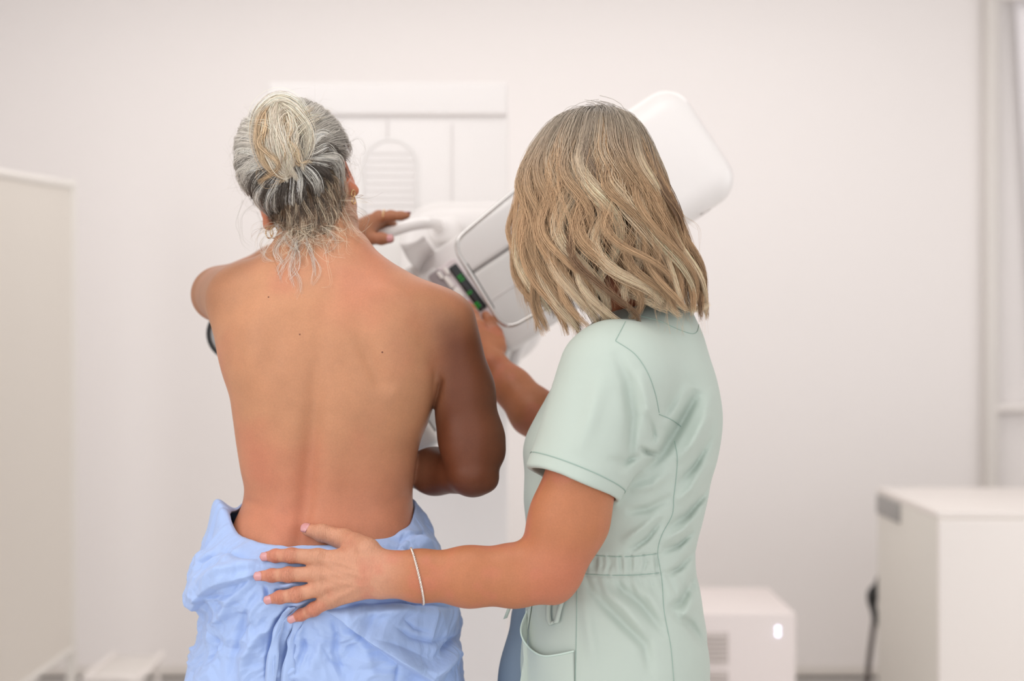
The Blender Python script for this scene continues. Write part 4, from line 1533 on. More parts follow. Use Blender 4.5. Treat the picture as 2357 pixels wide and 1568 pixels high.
NFOL = [
    ([(1606, 896), (1590, 930), (1568, 972), (1528, 1040), (1482, 1086)], 0.013, 17, 'r'),
    ([(1640, 890), (1622, 960), (1590, 1020), (1556, 1060)], -0.007, 18, 'r'),
    ([(1588, 884), (1560, 940), (1526, 990)], -0.005, 16, 'r'),
    ([(1414, 806), (1446, 880), (1456, 960), (1446, 1050), (1430, 1090)], 0.008, 18, 'r'),
    ([(1470, 850), (1492, 930), (1500, 1010)], -0.006, 17, 'r'),
    ([(1390, 850), (1360, 960), (1330, 1050)], -0.004, 26, 'r'),
    ([(1488, 946), (1502, 990), (1508, 1022)], 0.006, 9, 'r'),
    ([(1470, 1030), (1492, 1042), (1516, 1046)], 0.008, 7, 'r'),
    ([(1396, 1056), (1440, 1064), (1492, 1040)], 0.003, 10, 'r'),
    # back, under the arm down to the waist
    ([(1440, 1180), (1490, 1172), (1552, 1140)], 0.006, 12, 'r'),
    ([(1440, 1276), (1490, 1240), (1528, 1190)], 0.007, 9, 'r'),
    ([(1430, 1250), (1480, 1216), (1520, 1180)], -0.005, 12, 'r'),
    ([(1524, 1222), (1580, 1186), (1620, 1140), (1652, 1076)], 0.008, 11, 'r'),
    ([(1520, 1250), (1570, 1222), (1612, 1180)], -0.005, 10, 'r'),
    ([(1520, 1268), (1560, 1256), (1600, 1220)], 0.007, 9, 'r'),
    ([(1552, 1160), (1590, 1126), (1630, 1060)], -0.006, 12, 'r'),
    ([(1556, 1120), (1600, 1070), (1640, 1000)], 0.007, 11, 'r'),
    ([(1560, 1070), (1600, 1020), (1636, 950)], -0.005, 14, 'r'),
    ([(1450, 1130), (1500, 1118), (1545, 1080)], -0.005, 14, 'r'),
    ([(1530, 1330), (1560, 1310), (1604, 1262)], 0.006, 10, 'r'),
    # below the waist
    ([(1336, 1328), (1400, 1400), (1484, 1484), (1500, 1560)], 0.007, 16, 'r'),
    ([(1404, 1334), (1476, 1392), (1536, 1468)], 0.007, 14, 'r'),
    ([(1370, 1340), (1440, 1400), (1500, 1470)], -0.006, 17, 'r'),
    ([(1450, 1336), (1500, 1376), (1530, 1430)], -0.004, 12, 'r'),
    ([(1606, 1318), (1566, 1386), (1534, 1408)], 0.007, 14, 'r'),
    ([(1540, 1406), (1590, 1440), (1626, 1500)], 0.006, 14, 'r'),
    ([(1600, 1370), (1580, 1410), (1560, 1430)], -0.005, 14, 'r'),
    ([(1340, 1370), (1356, 1450), (1370, 1540)], -0.004, 18, 'r'),
    # front between sleeve and chest
]
NFOL = [(p_, a_ * 1.5, s_ * 0.78, k_) for p_, a_, s_, k_ in NFOL]
# gathers in the waist channel
for k, gx in enumerate(np.arange(1345, 1520, 13.5)):
    NFOL.append(([(gx, 1272), (gx + 3 + 4 * math.sin(k * 2.1), 1296), (gx + 5 * math.cos(k), 1330)], 0.0035 + 0.0018 * math.sin(k * 3.3), 4.2, 'r'))
for k, gx in enumerate(np.arange(1346, 1600, 24)):
    NFOL.append(([(gx, 1320), (gx + 10, 1350), (gx + 22, 1376)], 0.0028, 6, 'r'))
NFOL.append(([(1326, 1323), (1420, 1326), (1518, 1321), (1600, 1300)], 0.0030, 4, 'r'))
NFOL.append(([(1350, 1276), (1420, 1282), (1512, 1276), (1600, 1256)], 0.0022, 3, 'r'))


def scrub_field(p):
    d = loft(p, SPR, 2.3)
    # seat of the far shoulder / right sleeve
    r0, r1 = P(1480, 800, 2.24), P(1350, 920, 2.35)
    rs_ = smax(cone(p, r0, r1, 0.075, 0.062), (p - r1) @ nrm(r1 - r0) - 0.015, 0.004)
    d = smin(d, rs_, 0.04)
    s = cone(p, SH_A, SH_B + SAX * 0.06, 0.083, 0.064)
    s = smin(s, ball(p, P(1462, 1004, 2.02), 0.046), 0.03)
    cut = (p - SH_B) @ SAX
    s = smax(s, cut - 0.004, 0.003)
    k = 0.012 + 0.04 * sstep(p[:, 2], P(0, 950, 2.0)[2], P(0, 840, 2.0)[2])
    h = np.clip(0.5 + 0.5 * (s - d) / k, 0, 1)
    d = s + (d - s) * h - k * h * (1 - h)
    if CT['lo'][1] < 2.16:
        x, y = px_of(p)
        wf = sstep(p[:, 1], 2.16, 2.06)
        d = d + folds_px(x, y, NFOL) * wf
        # pulled cloth: soft diagonal drag lines over the back and skirt
        sl = sstep(y, 940, 1060) * (1 - 0.6 * sstep(y, 1250, 1330))
        q = np.stack([(p[:, 0] * 0.62 + p[:, 2] * 0.78) * 5, p[:, 1] * 6, (p[:, 0] * -0.78 + p[:, 2] * 0.62) * 26], 1)
        d = d + (0.0035 * vnoise(q, 51) * sl + 0.0022 * vnoise(p * np.array([18.0, 8, 7]), 53) * (1 - sl)) * wf + 0.0008 * vnoise(p * 34, 52)
    # hollow sleeve end, hollow hem, neck opening
    inn = cone(p, SH_B - SAX * 0.05, SH_B + SAX * 0.08, 0.062, 0.0605)
    d = smax(d, -smax(inn, -(cut + 0.016), 0.002), 0.0015)
    d = smax(d, -ell(p, P(1480, 700, 2.17), (0.064, 0.072, 0.05)), 0.004)
    # hem at the bottom
    zb = P(0, 1840, NY)[2]
    d = smax(d, zb - p[:, 2], 0.003)
    return d


SV, SF = polygonize(scrub_field, (-0.05, 1.88, 0.52), (0.34, 2.46, 1.33), 0.0021)
scrub = mesh_np('scrub_top', SV, SF, m_scrub, nur)
tag(scrub, 'sage green uniform top')
SBVH = BVHTree.FromPolygons([tuple(v) for v in SV], [tuple(int(i) for i in f) for f in SF])
CAMV = Vector((0, 0, CAMZ))


def on_scrub(px, py):
    h = SBVH.ray_cast(CAMV, (Vector(P(px, py, 1.0)) - CAMV).normalized())
    return (np.array(h[0]), np.array(h[1])) if h[0] is not None else (None, None)


def seam(pts, r=0.0007, n=6, off=0.0, m=None):
    cur_, runs = [], []
    for x, y in catmull([(a, b, 0) for a, b in pts], n)[:, :2]:
        c, nn = on_scrub(x, y)
        if c is None or (cur_ and abs(cur_[-1][1] - c[1]) > 0.03):
            if len(cur_) > 2:
                runs.append(cur_)
            cur_ = [] if c is None else [c + nn * off]
            continue
        cur_.append(c + nn * off)
    if len(cur_) > 2:
        runs.append(cur_)
    if runs:
        for c in runs:
            MB().tube(c, r, 6).build('seam', m or m_seamg, scrub)


for s in ([(1464, 690), (1440, 740), (1417, 784)], [(1458, 724), (1514, 738), (1560, 758), (1590, 768), (1604, 764), (1609, 744)],
          [(1417, 785), (1461, 815), (1491, 859), (1508, 906), (1517, 950)], [(1517, 954), (1545, 966), (1568, 982)],
          [(1553, 1016), (1559, 1054), (1556, 1100), (1551, 1143), (1547, 1185), (1523, 1232), (1514, 1268), (1518, 1300), (1524, 1340), (1529, 1410), (1544, 1490), (1551, 1570)],
          [(1352, 1277), (1400, 1281), (1460, 1281), (1511, 1275)], [(1331, 1321), (1390, 1324), (1460, 1324), (1517, 1319)], [(1328, 1330), (1327, 1420), (1324, 1580)]):
    seam(s, 0.0006, off=0.0003)
# stitched hem band of the sleeve
e1 = nrm(np.cross(SAX, [0.2, -1, 0.1]))
e2 = np.cross(SAX, e1)
hb_ = []
for t in np.linspace(0, 2 * math.pi, 90, endpoint=False):
    o0 = SH_B - SAX * 0.0135
    dr = e1 * math.cos(t) + e2 * math.sin(t)
    h = SBVH.ray_cast(Vector(o0 + dr * 0.12), Vector(-dr))
    if h[0] is not None and (np.array(h[0]) - o0) @ dr < 0.0735:
        hb_.append(np.array(h[0]) + np.array(h[1]) * 0.0002)
MB().tube(hb_, 0.0008, 6, cap=False).build('hem_stitch', m_seamg, scrub)

# patch pocket with a gaping curved mouth
ptop = catmull([(1226, 1382, 0), (1212, 1410, 0), (1200, 1440, 0), (1200, 1462, 0), (1210, 1482, 0), (1228, 1500, 0), (1252, 1510, 0), (1284, 1507, 0), (1321, 1499, 0)], 6)[:, :2]
V, F = [], []
m2 = len(ptop)
nr = 24
for j_ in range(nr + 1):
    v = j_ / nr
    for i in range(m2):
        x, y = ptop[i]
        xx = x + (np.interp(i / (m2 - 1), [0, 0.5, 1], [1186, 1240, 1322]) - x) * v
        yy = y + (1640 - y) * v
        c, nn = on_scrub(min(max(xx, 1214), 1322), min(yy, 1700))
        if c is None:
            c = P(xx, yy, 2.05)
        gap = 0.003 + 0.013 * math.exp(-v * 3.0) * math.sin(math.pi * min(i / (m2 - 1) * 1.0, 1)) ** 0.7
        q = P(xx, yy, c[1] - gap * 1.0 - max(0, 1214 - xx) * 0.0002)
        V.append(q)
for j_ in range(nr):
    for i in range(m2 - 1):
        F.append((j_ * m2 + i, (j_ + 1) * m2 + i, (j_ + 1) * m2 + i + 1, j_ * m2 + i + 1))
pk = MB().add(V, F).build('pocket', m_scrub, scrub, angle=0)
pk.modifiers.new('cloth', 'SOLIDIFY').thickness = 0.0015
MB().tube(V[:m2], 0.0013, 8).build('pocket_edge', mat('scrub_edge', srgb(198, 216, 206), 0.6), pk)
# waist drawstring ends
for pts in ([(1300, 1352), (1296, 1376), (1288, 1402), (1282, 1428), (1279, 1434)], [(1264, 1384), (1262, 1404), (1263, 1424), (1268, 1438), (1274, 1430)]):
    c3 = []
    for x, y in pts:
        c, nn = on_scrub(x, y)
        c3.append(P(x, y, (c[1] if c is not None else 2.0) - 0.006))
    c3 = catmull(c3, 6)
    V = []
    for i, c in enumerate(c3):
        w = np.array([0.0034, -0.001, 0.0008])
        V += [c - w, c + [0, -0.0012, 0], c + w]
    F = [(3 * i + k, 3 * i + k + 1, 3 * i + k + 4, 3 * i + k + 3) for i in range(len(c3) - 1) for k in (0, 1)]
    MB().add(V, F).build('drawstring', m_scrub, scrub, angle=0).modifiers.new('cloth', 'SOLIDIFY').thickness = 0.0014
V = []
for x, y in ((1180, 1378), (1172, 1400), (1163, 1424)):
    c = P(x, y, 2.10)
    V += [c - [0.003, 0, 0.001], c + [0.003, 0, 0.001]]
MB().add(V, [(0, 1, 3, 2), (2, 3, 5, 4)]).build('drawstring', m_scrub, scrub, angle=0).modifiers.new('cloth', 'SOLIDIFY').thickness = 0.0014

# trousers and shoes
TPR = Prof(px_rows([(1345, 1222, 1580, 2.08, 2.25), (1400, 1180, 1580, 2.075, 2.26), (1460, 1170, 1580, 2.07, 2.265), (1568, 1156, 1580, 2.065, 2.27), (1700, 1150, 1580, 2.065, 2.27), (1800, 1160, 1580, 2.07, 2.26)], NY))
LG = (P(1290, 0, NY)[0], P(1490, 0, NY)[0])


def trouser_field(p):
    d = loft(p, TPR, 2.3)
    for i, x in enumerate(LG):
        y = 2.14 + 0.07 * i
        d = smin(d, chain(p, [(x, y, 0.74), (x, y + 0.01, 0.46), (x, y + 0.02, 0.08)], [0.085, 0.082, 0.08], 0.02), 0.03)
    d = smax(d, 0.07 - p[:, 2], 0.004)
    d = d + 0.003 * vnoise(p * np.array([12.0, 12, 7]), 61)
    return d


TV, TF = polygonize(trouser_field, (-0.08, 1.93, 0.04), (0.34, 2.42, 0.92), 0.005)
m_tr = mat('trouser_blue_grey', srgb(118, 134, 150), 0.75, 0.2)
add_bump(m_tr, 300, 0.1, 0.001)
tag(mesh_np('trousers', TV, TF, m_tr, nur), 'blue-grey trousers')
for i, x in enumerate(LG):
    y = 2.16 + 0.07 * i
    f = lambda p: smax(smin(cone(p, (x + 0.03, y, 0.05), (x - 0.03, y, 0.05), 0.045, 0.045), cone(p, (x - 0.02, y, 0.035), (x - 0.17, y + 0.07, 0.028), 0.038, 0.030), 0.03), 0.002 - p[:, 2], 0.004)
    a, b = polygonize(f, (x - 0.25, y - 0.12, -0.01), (x + 0.12, y + 0.16, 0.12), 0.006)
    mesh_np('shoe', a, b, m_white, nur)

# ------------------------------------------------------------------ body
NHR = head_frame(math.radians(4), math.radians(-14), math.radians(58))
NHC = P(1352, 462, 2.14)


def fj(pts, rs):
    """finger joints laid on the cloth: plane position plus the height of the surface there"""
    return [P(x, y, gown_y(x, y) - r * 0.80) for (x, y), r in zip(pts, rs)]


FR = [[.0118, .0101, .0090, .0068], [.0118, .0102, .0090, .0070], [.0114, .0101, .0089, .0066], [.0106, .0092, .0080, .0060]]
FP = [[(732, 1284), (671, 1279), (634, 1279.5), (613, 1281)], [(735, 1322), (664, 1323), (626, 1325), (598, 1326)],
      [(742, 1353), (682, 1369), (644, 1375), (621, 1380)], [(763, 1380), (722, 1403), (693, 1416), (674, 1424)]]
fing = [fj(a, b) for a, b in zip(FP, FR)]
yb_med = min(np.median([f[0][1] for f in fing]), 1.985)
for f in fing:
    yy = 0.35 * f[0][1] + 0.65 * (yb_med - 0.004)
    f[0] = f[0] * (yy / f[0][1]) + [0, 0, CAMZ * (1 - yy / f[0][1])]
    yp = min(f[1][1], (f[0][1] + f[2][1]) / 2 - 0.003)
    f[1] = f[1] * (yp / f[1][1]) + [0, 0, CAMZ * (1 - yp / f[1][1])]
WY = yb_med - 0.008
WR = P(880, 1322, WY)
thumb = [P(846, 1268, WY + 0.004), P(792, 1243, gown_y(790, 1240) - 0.013), P(741, 1227, gown_y(741, 1227) - 0.0095), P(708, 1220.5, gown_y(708, 1221) - 0.0075)]
NL = dict(wrist=WR, n=nrm([-0.05, -1, 0.06]), fingers=fing, frad=FR, thumb=thumb, trad=[.0185, .0150, .0118, .0088], tn=nrm([0.05, -0.75, 0.62]))
EL = P(1256, 1322, 1.985)

# right hand at the control panel
RWn = P(1134, 838, 2.43)
RNn = nrm([0.55, -0.8, 0.25])
rmn = [P(x, y, Y) for x, y, Y in ((1102, 752, 2.475), (1096, 762, 2.50), (1092, 774, 2.52), (1090, 788, 2.535))]
NR = dict(wrist=RWn, n=RNn, fingers=[[rmn[0], P(1090, 728, 2.52), P(1083, 712, 2.545), P(1078, 702, 2.562)], [rmn[1], P(1080, 742, 2.54), P(1070, 724, 2.56), P(1064, 712, 2.57)],
                                      [rmn[2], P(1074, 758, 2.55), P(1062, 744, 2.565), P(1056, 734, 2.57)], [rmn[3], P(1072, 776, 2.56), P(1060, 766, 2.57), P(1054, 758, 2.575)]],
          frad=[[.0115, .0102, .0088, .0066]] * 4, thumb=[P(1146, 800, 2.455), P(1140, 768, 2.48), P(1128, 742, 2.51), P(1118, 726, 2.535)], trad=[.0155, .0125, .0105, .0082])


VEIN = [([(742, 1298), (778, 1312), (830, 1326), (868, 1330)], 0.0016, 4.5), ([(748, 1332), (800, 1345), (858, 1352)], 0.0015, 4.5), ([(782, 1372), (822, 1352), (850, 1346)], 0.0012, 4),
        ([(764, 1288), (806, 1306), (850, 1322)], 0.0012, 4), ([(756, 1312), (786, 1330), (812, 1338)], 0.0011, 3.5), ([(742, 1286), (736, 1302), (748, 1312)], -0.0012, 6), ([(744, 1322), (742, 1338), (752, 1350)], -0.0012, 6),
        ([(752, 1354), (756, 1368), (768, 1376)], -0.0012, 6), ([(800, 1262), (812, 1272), (830, 1280)], -0.0018, 9)]


def nurse_field(p):
    d = smax(loft(p, SPB, 2.3), 0.80 - p[:, 2], 0.01)
    d = smin(d, chain(p, [P(1482, 730, 2.18), P(1425, 600, 2.165), P(1385, 500, 2.15)], [0.060, 0.052, 0.052], 0.02), 0.03)
    d = smin(d, head_field(p, NHC, NHR), 0.012)
    # left arm: under the sleeve to the elbow, then level forearm to the hand
    a = chain(p, [P(1400, 880, 2.03), P(1368, 1000, 1.985), P(1310, 1195, 1.975), P(1268, 1300, 1.975)], [0.055, 0.0505, 0.0525, 0.048], 0.02)
    a = smin(a, ball(p, P(1278, 1358, 1.985), 0.0175), 0.018)
    fo = chain(p, [P(1262, 1318, 1.975), P(1185, 1325, 1.972), P(1080, 1328, 1.968), P(965, 1326, (1.968 + WY) / 2), P(905, 1322, WY)], [0.0405, 0.0405, 0.0385, 0.0325, 0.0298], 0.02, np.array([0, 1.0, 0]), 0.86)
    a = smin(a, fo, 0.014)
    a = smin(a, cone(p, WR + [0.012, 0.002, 0.0085], WR + [-0.014, 0.002, 0.009], 0.0195, 0.019), 0.015)
    a = smin(a, cone(p, WR + [0.012, 0.002, -0.0085], WR + [-0.014, 0.002, -0.008], 0.0195, 0.0185), 0.015)
    a = smin(a, ball(p, P(878, 1361, WY + 0.004), 0.0085), 0.010)
    hf = hand_field(p, NL)
    if CT['lo'][0] < P(890, 0, 2)[0] and CT['lo'][1] < 2.1:
        x, y = px_of(p)
        for pts_, am_, sg_ in VEIN:
            dd, tt, sd = polydist(x, y, pts_)
            hf = hf - am_ * np.exp(-(dd / sg_) ** 2) * sstep(p[:, 1], WY + 0.004, WY - 0.006) * np.sin(np.pi * np.clip(tt, 0.04, 0.96)) ** 0.5
    a = smin(a, hf, 0.012)
    d = smin(d, a, 0.015)
    b = chain(p, [P(1480, 830, 2.25), P(1340, 1010, 2.36)], [0.052, 0.043], 0.02)
    b = smin(b, chain(p, [P(1340, 1012, 2.36), P(1228, 948, 2.385), P(1180, 893, 2.41), P(1140, 845, 2.43)], [0.041, 0.0385, 0.031, 0.0245], 0.02), 0.014)
    b = smin(b, hand_field(p, NR), 0.012)
    return smin(d, b, 0.015)


def nurse_colour(V):
    base = np.array(srgb(180, 117, 82))
    hand = np.array(srgb(200, 146, 118))
    red = np.array(srgb(194, 116, 94))
    pxx, pyy = px_of(V)
    w = sstep(pxx, 960, 860)[:, None] * (V[:, 1] < 2.2)[:, None]
    c = base * (1 - w) + hand * w
    r = 0.45 * sstep(fbm(V * 30.0, 3, 9), -0.1, 0.9)
    for f in fing:
        for j_ in (1, 2):
            r = np.maximum(r, 1.0 * sstep(np.linalg.norm(V - f[j_], axis=1), 0.017, 0.006))
        r = np.maximum(r, 0.6 * sstep(np.linalg.norm(V - f[3], axis=1), 0.02, 0.008))
    r = np.maximum(r, 0.5 * sstep(np.linalg.norm(V - P(1300, 1330, 1.97), axis=1), 0.09, 0.03))
    r = r[:, None]
    return c * (1 - r) + red * r


V1, F1 = polygonize(nurse_field, (-0.36, 1.90, 0.58), (0.36, 2.66, 1.66), 0.0019)
nbody = mesh_np('body', V1, F1, m_skin2, nur, True, nurse_colour(V1))
# creases over the knuckles (drives the fine skin relief)
fw = np.zeros(len(V1))
for f in fing:
    for j_, rr in ((0, 0.013), (1, 0.0085), (2, 0.006)):
        fw = np.maximum(fw, (1.0 if j_ else 0.6) * sstep(np.linalg.norm(V1 - f[j_] - [0, -0.006, 0], axis=1), rr * 1.6, rr * 0.8))
for q_ in (thumb[1], thumb[2]):
    fw = np.maximum(fw, sstep(np.linalg.norm(V1 - q_, axis=1), 0.019, 0.010))
vx, vy = px_of(V1)
fw = np.maximum(fw, 0.45 * sstep(vx, 905, 860) * sstep(vx, 690, 730) * (V1[:, 1] < 2.1))
at = nbody.data.attributes.new('Fold', 'FLOAT', 'POINT')
at.data.foreach_set('value', fw.astype(np.float32))
nails(NL, nbody, m_nail, 0.0128)
nail(NR['fingers'][0][2], NR['fingers'][0][3], .0066, RNn, nbody, m_nail)
# twisted silver bracelet
NBVH = BVHTree.FromPolygons([tuple(v) for v in V1], [tuple(int(i) for i in f) for f in F1])
brc = []
bc = P(960, 1326, (1.968 + WY) / 2)
bax = nrm(P(976, 1384, WY) - P(952, 1270, WY))
for t in np.linspace(0, 2 * math.pi, 220, endpoint=False):
    dr = bax * math.cos(t) + np.array([0.18, -1, 0]) / 1.016 * math.sin(t)
    h = NBVH.ray_cast(Vector(bc + dr * 0.07), Vector(-nrm(dr)))
    q = np.array(h[0]) if h[0] is not None else bc + dr * 0.034
    brc.append(q + nrm(dr) * 0.0011)
brc = np.array(brc)
T = nrm(bax)
tw = MB()
for ph in (0, math.pi):
    off = []
    for i, q in enumerate(brc):
        o1 = nrm(q - bc)
        tg = brc[(i + 1) % len(brc)] - brc[i - 1]
        o2 = np.cross(nrm(tg), o1)
        a = i / len(brc) * 2 * math.pi * 34 + ph
        off.append(q + 0.0009 * (math.cos(a) * o1 + math.sin(a) * o2))
    tw.tube(off, 0.0009, 6, closed=True)
tag(tw.build('bracelet', m_silver, nur), 'twisted silver bracelet')
# ================================================================== hair
def hair_mat(name, rough=0.38, spec=0.45):
    m = mat(name, (0.5, 0.45, 0.4), rough, spec)
    attr_color(m)
    return m


m_hg = hair_mat('hair_grey_blond')
m_hb = hair_mat('hair_ash_blond')
hrng = np.random.default_rng(21)


def lock(guide, n, wid, thick, taper=0.4, frizz=0.0012, tone=None, var=0.12, tip=None, nrmv=None, root=1.0, M=22, twist=0.6, rad=0.00027, shade=None):
    """n strands following one guide curve (K,3); returns (Q, R, C)"""
    g = np.asarray(guide, float)
    L = np.concatenate([[0], np.cumsum(np.linalg.norm(np.diff(g, axis=0), axis=1))])
    t = np.linspace(0, 1, M)
    gq = np.stack([np.interp(t * L[-1], L, g[:, k]) for k in range(3)], 1)
    T = np.gradient(gq, axis=0)
    T /= np.linalg.norm(T, axis=1)[:, None] + 1e-9
    N = np.asarray(nrmv if nrmv is not None else [0, -1, 0.0], float)
    if N.ndim == 2:
        N = np.stack([np.interp(t * L[-1], L, N[:, k]) for k in range(3)], 1)
    N = np.broadcast_to(N, gq.shape)
    B = np.cross(T, N)
    B /= np.linalg.norm(B, axis=1)[:, None] + 1e-9
    N = np.cross(B, T)
    a = hrng.normal(0, 0.5, n)
    b = hrng.normal(0, 0.5, n)
    prof = root + (1 - root) * np.minimum(1, t * 4)
    prof = prof * (1 - (1 - taper) * t ** 1.6)
    ph = hrng.uniform(-1, 1) * twist * t
    ca, sa = np.cos(ph), np.sin(ph)
    aw = a[:, None] * wid * prof[None]
    bw = b[:, None] * thick * prof[None]
    x = aw * ca - bw * sa * 0.6
    y = aw * sa * 0.6 + bw * ca
    # strands end at different lengths
    te = np.clip(1 - np.abs(hrng.normal(0, 0.05, n)), 0.75, 1.0)[:, None] * t[None]
    gi = np.stack([np.interp(te, t, gq[:, k]) for k in range(3)], -1)
    Bi = np.stack([np.interp(te, t, B[:, k]) for k in range(3)], -1)
    Ni = np.stack([np.interp(te, t, N[:, k]) for k in range(3)], -1)
    f1 = hrng.uniform(0, 6.28, (n, 2))
    fz = frizz * (0.25 + t[None] * 1.1)
    wob = np.sin(t[None] * hrng.uniform(5, 13, (n, 1)) + f1[:, :1]) * fz
    wob2 = np.sin(t[None] * hrng.uniform(5, 13, (n, 1)) + f1[:, 1:]) * fz
    Q = gi + Bi * (x + wob)[..., None] + Ni * (y + wob2)[..., None]
    R = rad * hrng.uniform(0.75, 1.2, (n, 1)) * (1 - 0.6 * np.maximum(0, t[None] - 0.6) / 0.4)
    tone = np.asarray(tone)
    c = tone[None, None, :] * (1 + hrng.normal(0, var, (n, 1, 1)))
    if tip is not None:
        k = sstep(t, 0.16, 0.58)[None, :, None]
        c = c * (1 - k) + np.asarray(tip)[None, None] * (1 + hrng.normal(0, var * 1.2, (n, 1, 1))) * k
    C = np.broadcast_to(c, (n, M, 3)).copy()
    return Q, np.broadcast_to(R, (n, M)).copy(), np.clip(C, 0.004, 0.95)


def join(name, parts, m, parent):
    return strands(name, np.concatenate([p[0] for p in parts]), np.concatenate([p[1] for p in parts]), np.concatenate([p[2] for p in parts]), m, parent)


# ------------------------------------------------------------------ patient: grey-blond loose bun
X_, Y_, Z_ = HR
SC = HC + Y_ * -0.012 + Z_ * 0.035 
SRAD = np.array([0.0815, 0.0985, 0.0945])


def hs(dirs, lift):
    """point over the scalp for unit direction(s) in the head frame"""
    dirs = np.asarray(dirs, float)
    # nape: the hair tucks in towards the neck below the occiput
    q = dirs * (SRAD + np.asarray(lift)[..., None])
    return SC + q @ HR


def px_dir(px, py, grow=0.0):
    o = np.array([0, 0, CAMZ]) - SC
    dv = nrm(P(px, py, 1.0) - np.array([0, 0, CAMZ]))
    r = SRAD + grow
    ol, dl = (HR @ o) / r, (HR @ dv) / r
    A, Bq, Cq = dl @ dl, ol @ dl, ol @ ol - 1
    disc = Bq * Bq - A * Cq
    if disc < 0:
        t = -Bq / A
    else:
        t = (-Bq - math.sqrt(disc)) / A
    q = ol + dl * t
    return q / np.linalg.norm(q)


BD = px_dir(662, 352)


def slerp(a, b, t):
    om = np.arccos(np.clip((a * b).sum(-1, keepdims=True), -1, 1))
    s = np.sin(om) + 1e-6
    return (np.sin((1 - t)[..., None] * om[..., None, :]) * a[..., None, :] + np.sin(t[..., None] * om[..., None, :]) * b[..., None, :]) / s[..., None, :]


lightg, darkg = np.array(srgb(240, 234, 224)), np.array(srgb(84, 77, 71))
cream, honey = np.array(srgb(252, 238, 218)), np.array(srgb(232, 204, 168))
N0 = 15000
dirs = hrng.normal(0, 1, (N0, 3))
dirs /= np.linalg.norm(dirs, axis=1)[:, None]
x, y, z = dirs.T
keep = (y < 0.80) & (z > -0.74 + 0.10 * np.abs(x)) & ~((z < 0.42) & (y > 0.42 + 0.2 * z)) & ~((z < -0.02) & (y > -0.10)) & ~((z < -0.40) & (y > -0.30))
dirs = dirs[keep]
n = len(dirs)
M = 18
clump = np.stack([vnoise(dirs * 9, 71), vnoise(dirs * 9, 72)], 1)
cl2 = vnoise(dirs * 22, 73)
tt = np.linspace(0, 1, M)[None] * hrng.uniform(0.72, 0.97, (n, 1))
path = slerp(dirs, np.broadcast_to(BD, dirs.shape), tt)
side = np.cross(dirs, np.broadcast_to(BD, dirs.shape))
side /= np.linalg.norm(side, axis=1)[:, None] + 1e-9
ang = np.arccos(np.clip(dirs @ BD, -1, 1))
bow = (0.10 * clump[:, 0] + 0.05 * cl2 + hrng.normal(0, 0.02, n)) * np.minimum(ang, 1.2)
path = path + side[:, None, :] * (bow[:, None] * np.sin(np.pi * tt) ** 1)[..., None]
path /= np.linalg.norm(path, axis=2)[..., None]
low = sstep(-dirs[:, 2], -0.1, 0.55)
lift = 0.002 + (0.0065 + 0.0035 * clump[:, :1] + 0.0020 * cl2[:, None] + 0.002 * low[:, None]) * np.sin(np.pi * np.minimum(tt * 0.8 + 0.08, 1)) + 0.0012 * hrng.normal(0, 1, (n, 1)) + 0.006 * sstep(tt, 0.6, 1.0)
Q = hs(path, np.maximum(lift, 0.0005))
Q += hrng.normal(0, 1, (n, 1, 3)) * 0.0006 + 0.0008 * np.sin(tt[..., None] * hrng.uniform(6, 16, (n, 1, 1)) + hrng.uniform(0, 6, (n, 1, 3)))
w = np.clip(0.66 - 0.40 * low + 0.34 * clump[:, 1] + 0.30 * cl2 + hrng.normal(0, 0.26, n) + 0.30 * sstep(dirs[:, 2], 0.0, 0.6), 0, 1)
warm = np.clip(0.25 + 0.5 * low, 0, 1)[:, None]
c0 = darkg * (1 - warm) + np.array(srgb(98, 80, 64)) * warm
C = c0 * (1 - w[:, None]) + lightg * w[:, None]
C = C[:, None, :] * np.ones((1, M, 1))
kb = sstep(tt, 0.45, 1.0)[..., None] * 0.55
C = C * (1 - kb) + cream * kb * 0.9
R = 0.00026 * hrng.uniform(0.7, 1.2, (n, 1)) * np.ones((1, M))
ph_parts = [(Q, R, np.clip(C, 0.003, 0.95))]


def head_pts(pts, grow=0.0):
    out = []
    for px, py, lf in pts:
        d = px_dir(px, py, lf / 1000.0 + grow)
        out.append(hs(d, lf / 1000.0 + grow))
    return catmull(out, 8)


BUN = [
    ([(585, 316, 6), (602, 264, 16), (640, 230, 24), (682, 246, 20), (704, 292, 12), (700, 336, 6)], 13, cream),
    ([(640, 236, 18), (676, 262, 24), (708, 306, 20), (704, 356, 14), (678, 396, 8)], 12, cream),
    ([(690, 262, 12), (654, 262, 24), (634, 300, 28), (640, 350, 24), (656, 394, 16), (664, 408, 12)], 12, cream),
    ([(636, 234, 18), (606, 266, 20), (594, 318, 18), (606, 368, 16), (634, 398, 16), (662, 402, 14), (668, 384, 14)], 10, honey),
    ([(640, 232, 20), (634, 276, 28), (650, 326, 30), (668, 370, 24), (662, 404, 18)], 12, cream),
    ([(612, 290, 18), (620, 346, 24), (640, 388, 20), (660, 404, 16), (668, 386, 14)], 9, cream),
    ([(604, 372, 12), (598, 402, 10), (614, 424, 10), (644, 416, 12), (664, 398, 14), (656, 380, 16)], 5, honey),
    ([(740, 268, 6), (704, 284, 16), (676, 312, 24), (674, 356, 20), (684, 388, 12)], 11, cream),
    ([(556, 304, 5), (594, 292, 12), (626, 300, 22), (644, 336, 26), (648, 380, 20)], 10, cream),
    ([(650, 318, 26), (676, 344, 26), (690, 376, 16), (718, 372, 9), (742, 386, 6)], 7, honey),
    ([(620, 240, 12), (616, 290, 22), (608, 340, 20), (622, 392, 14)], 9, honey),
    ([(716, 250, 6), (690, 270, 16), (664, 292, 26), (660, 330, 28)], 9, honey),
]
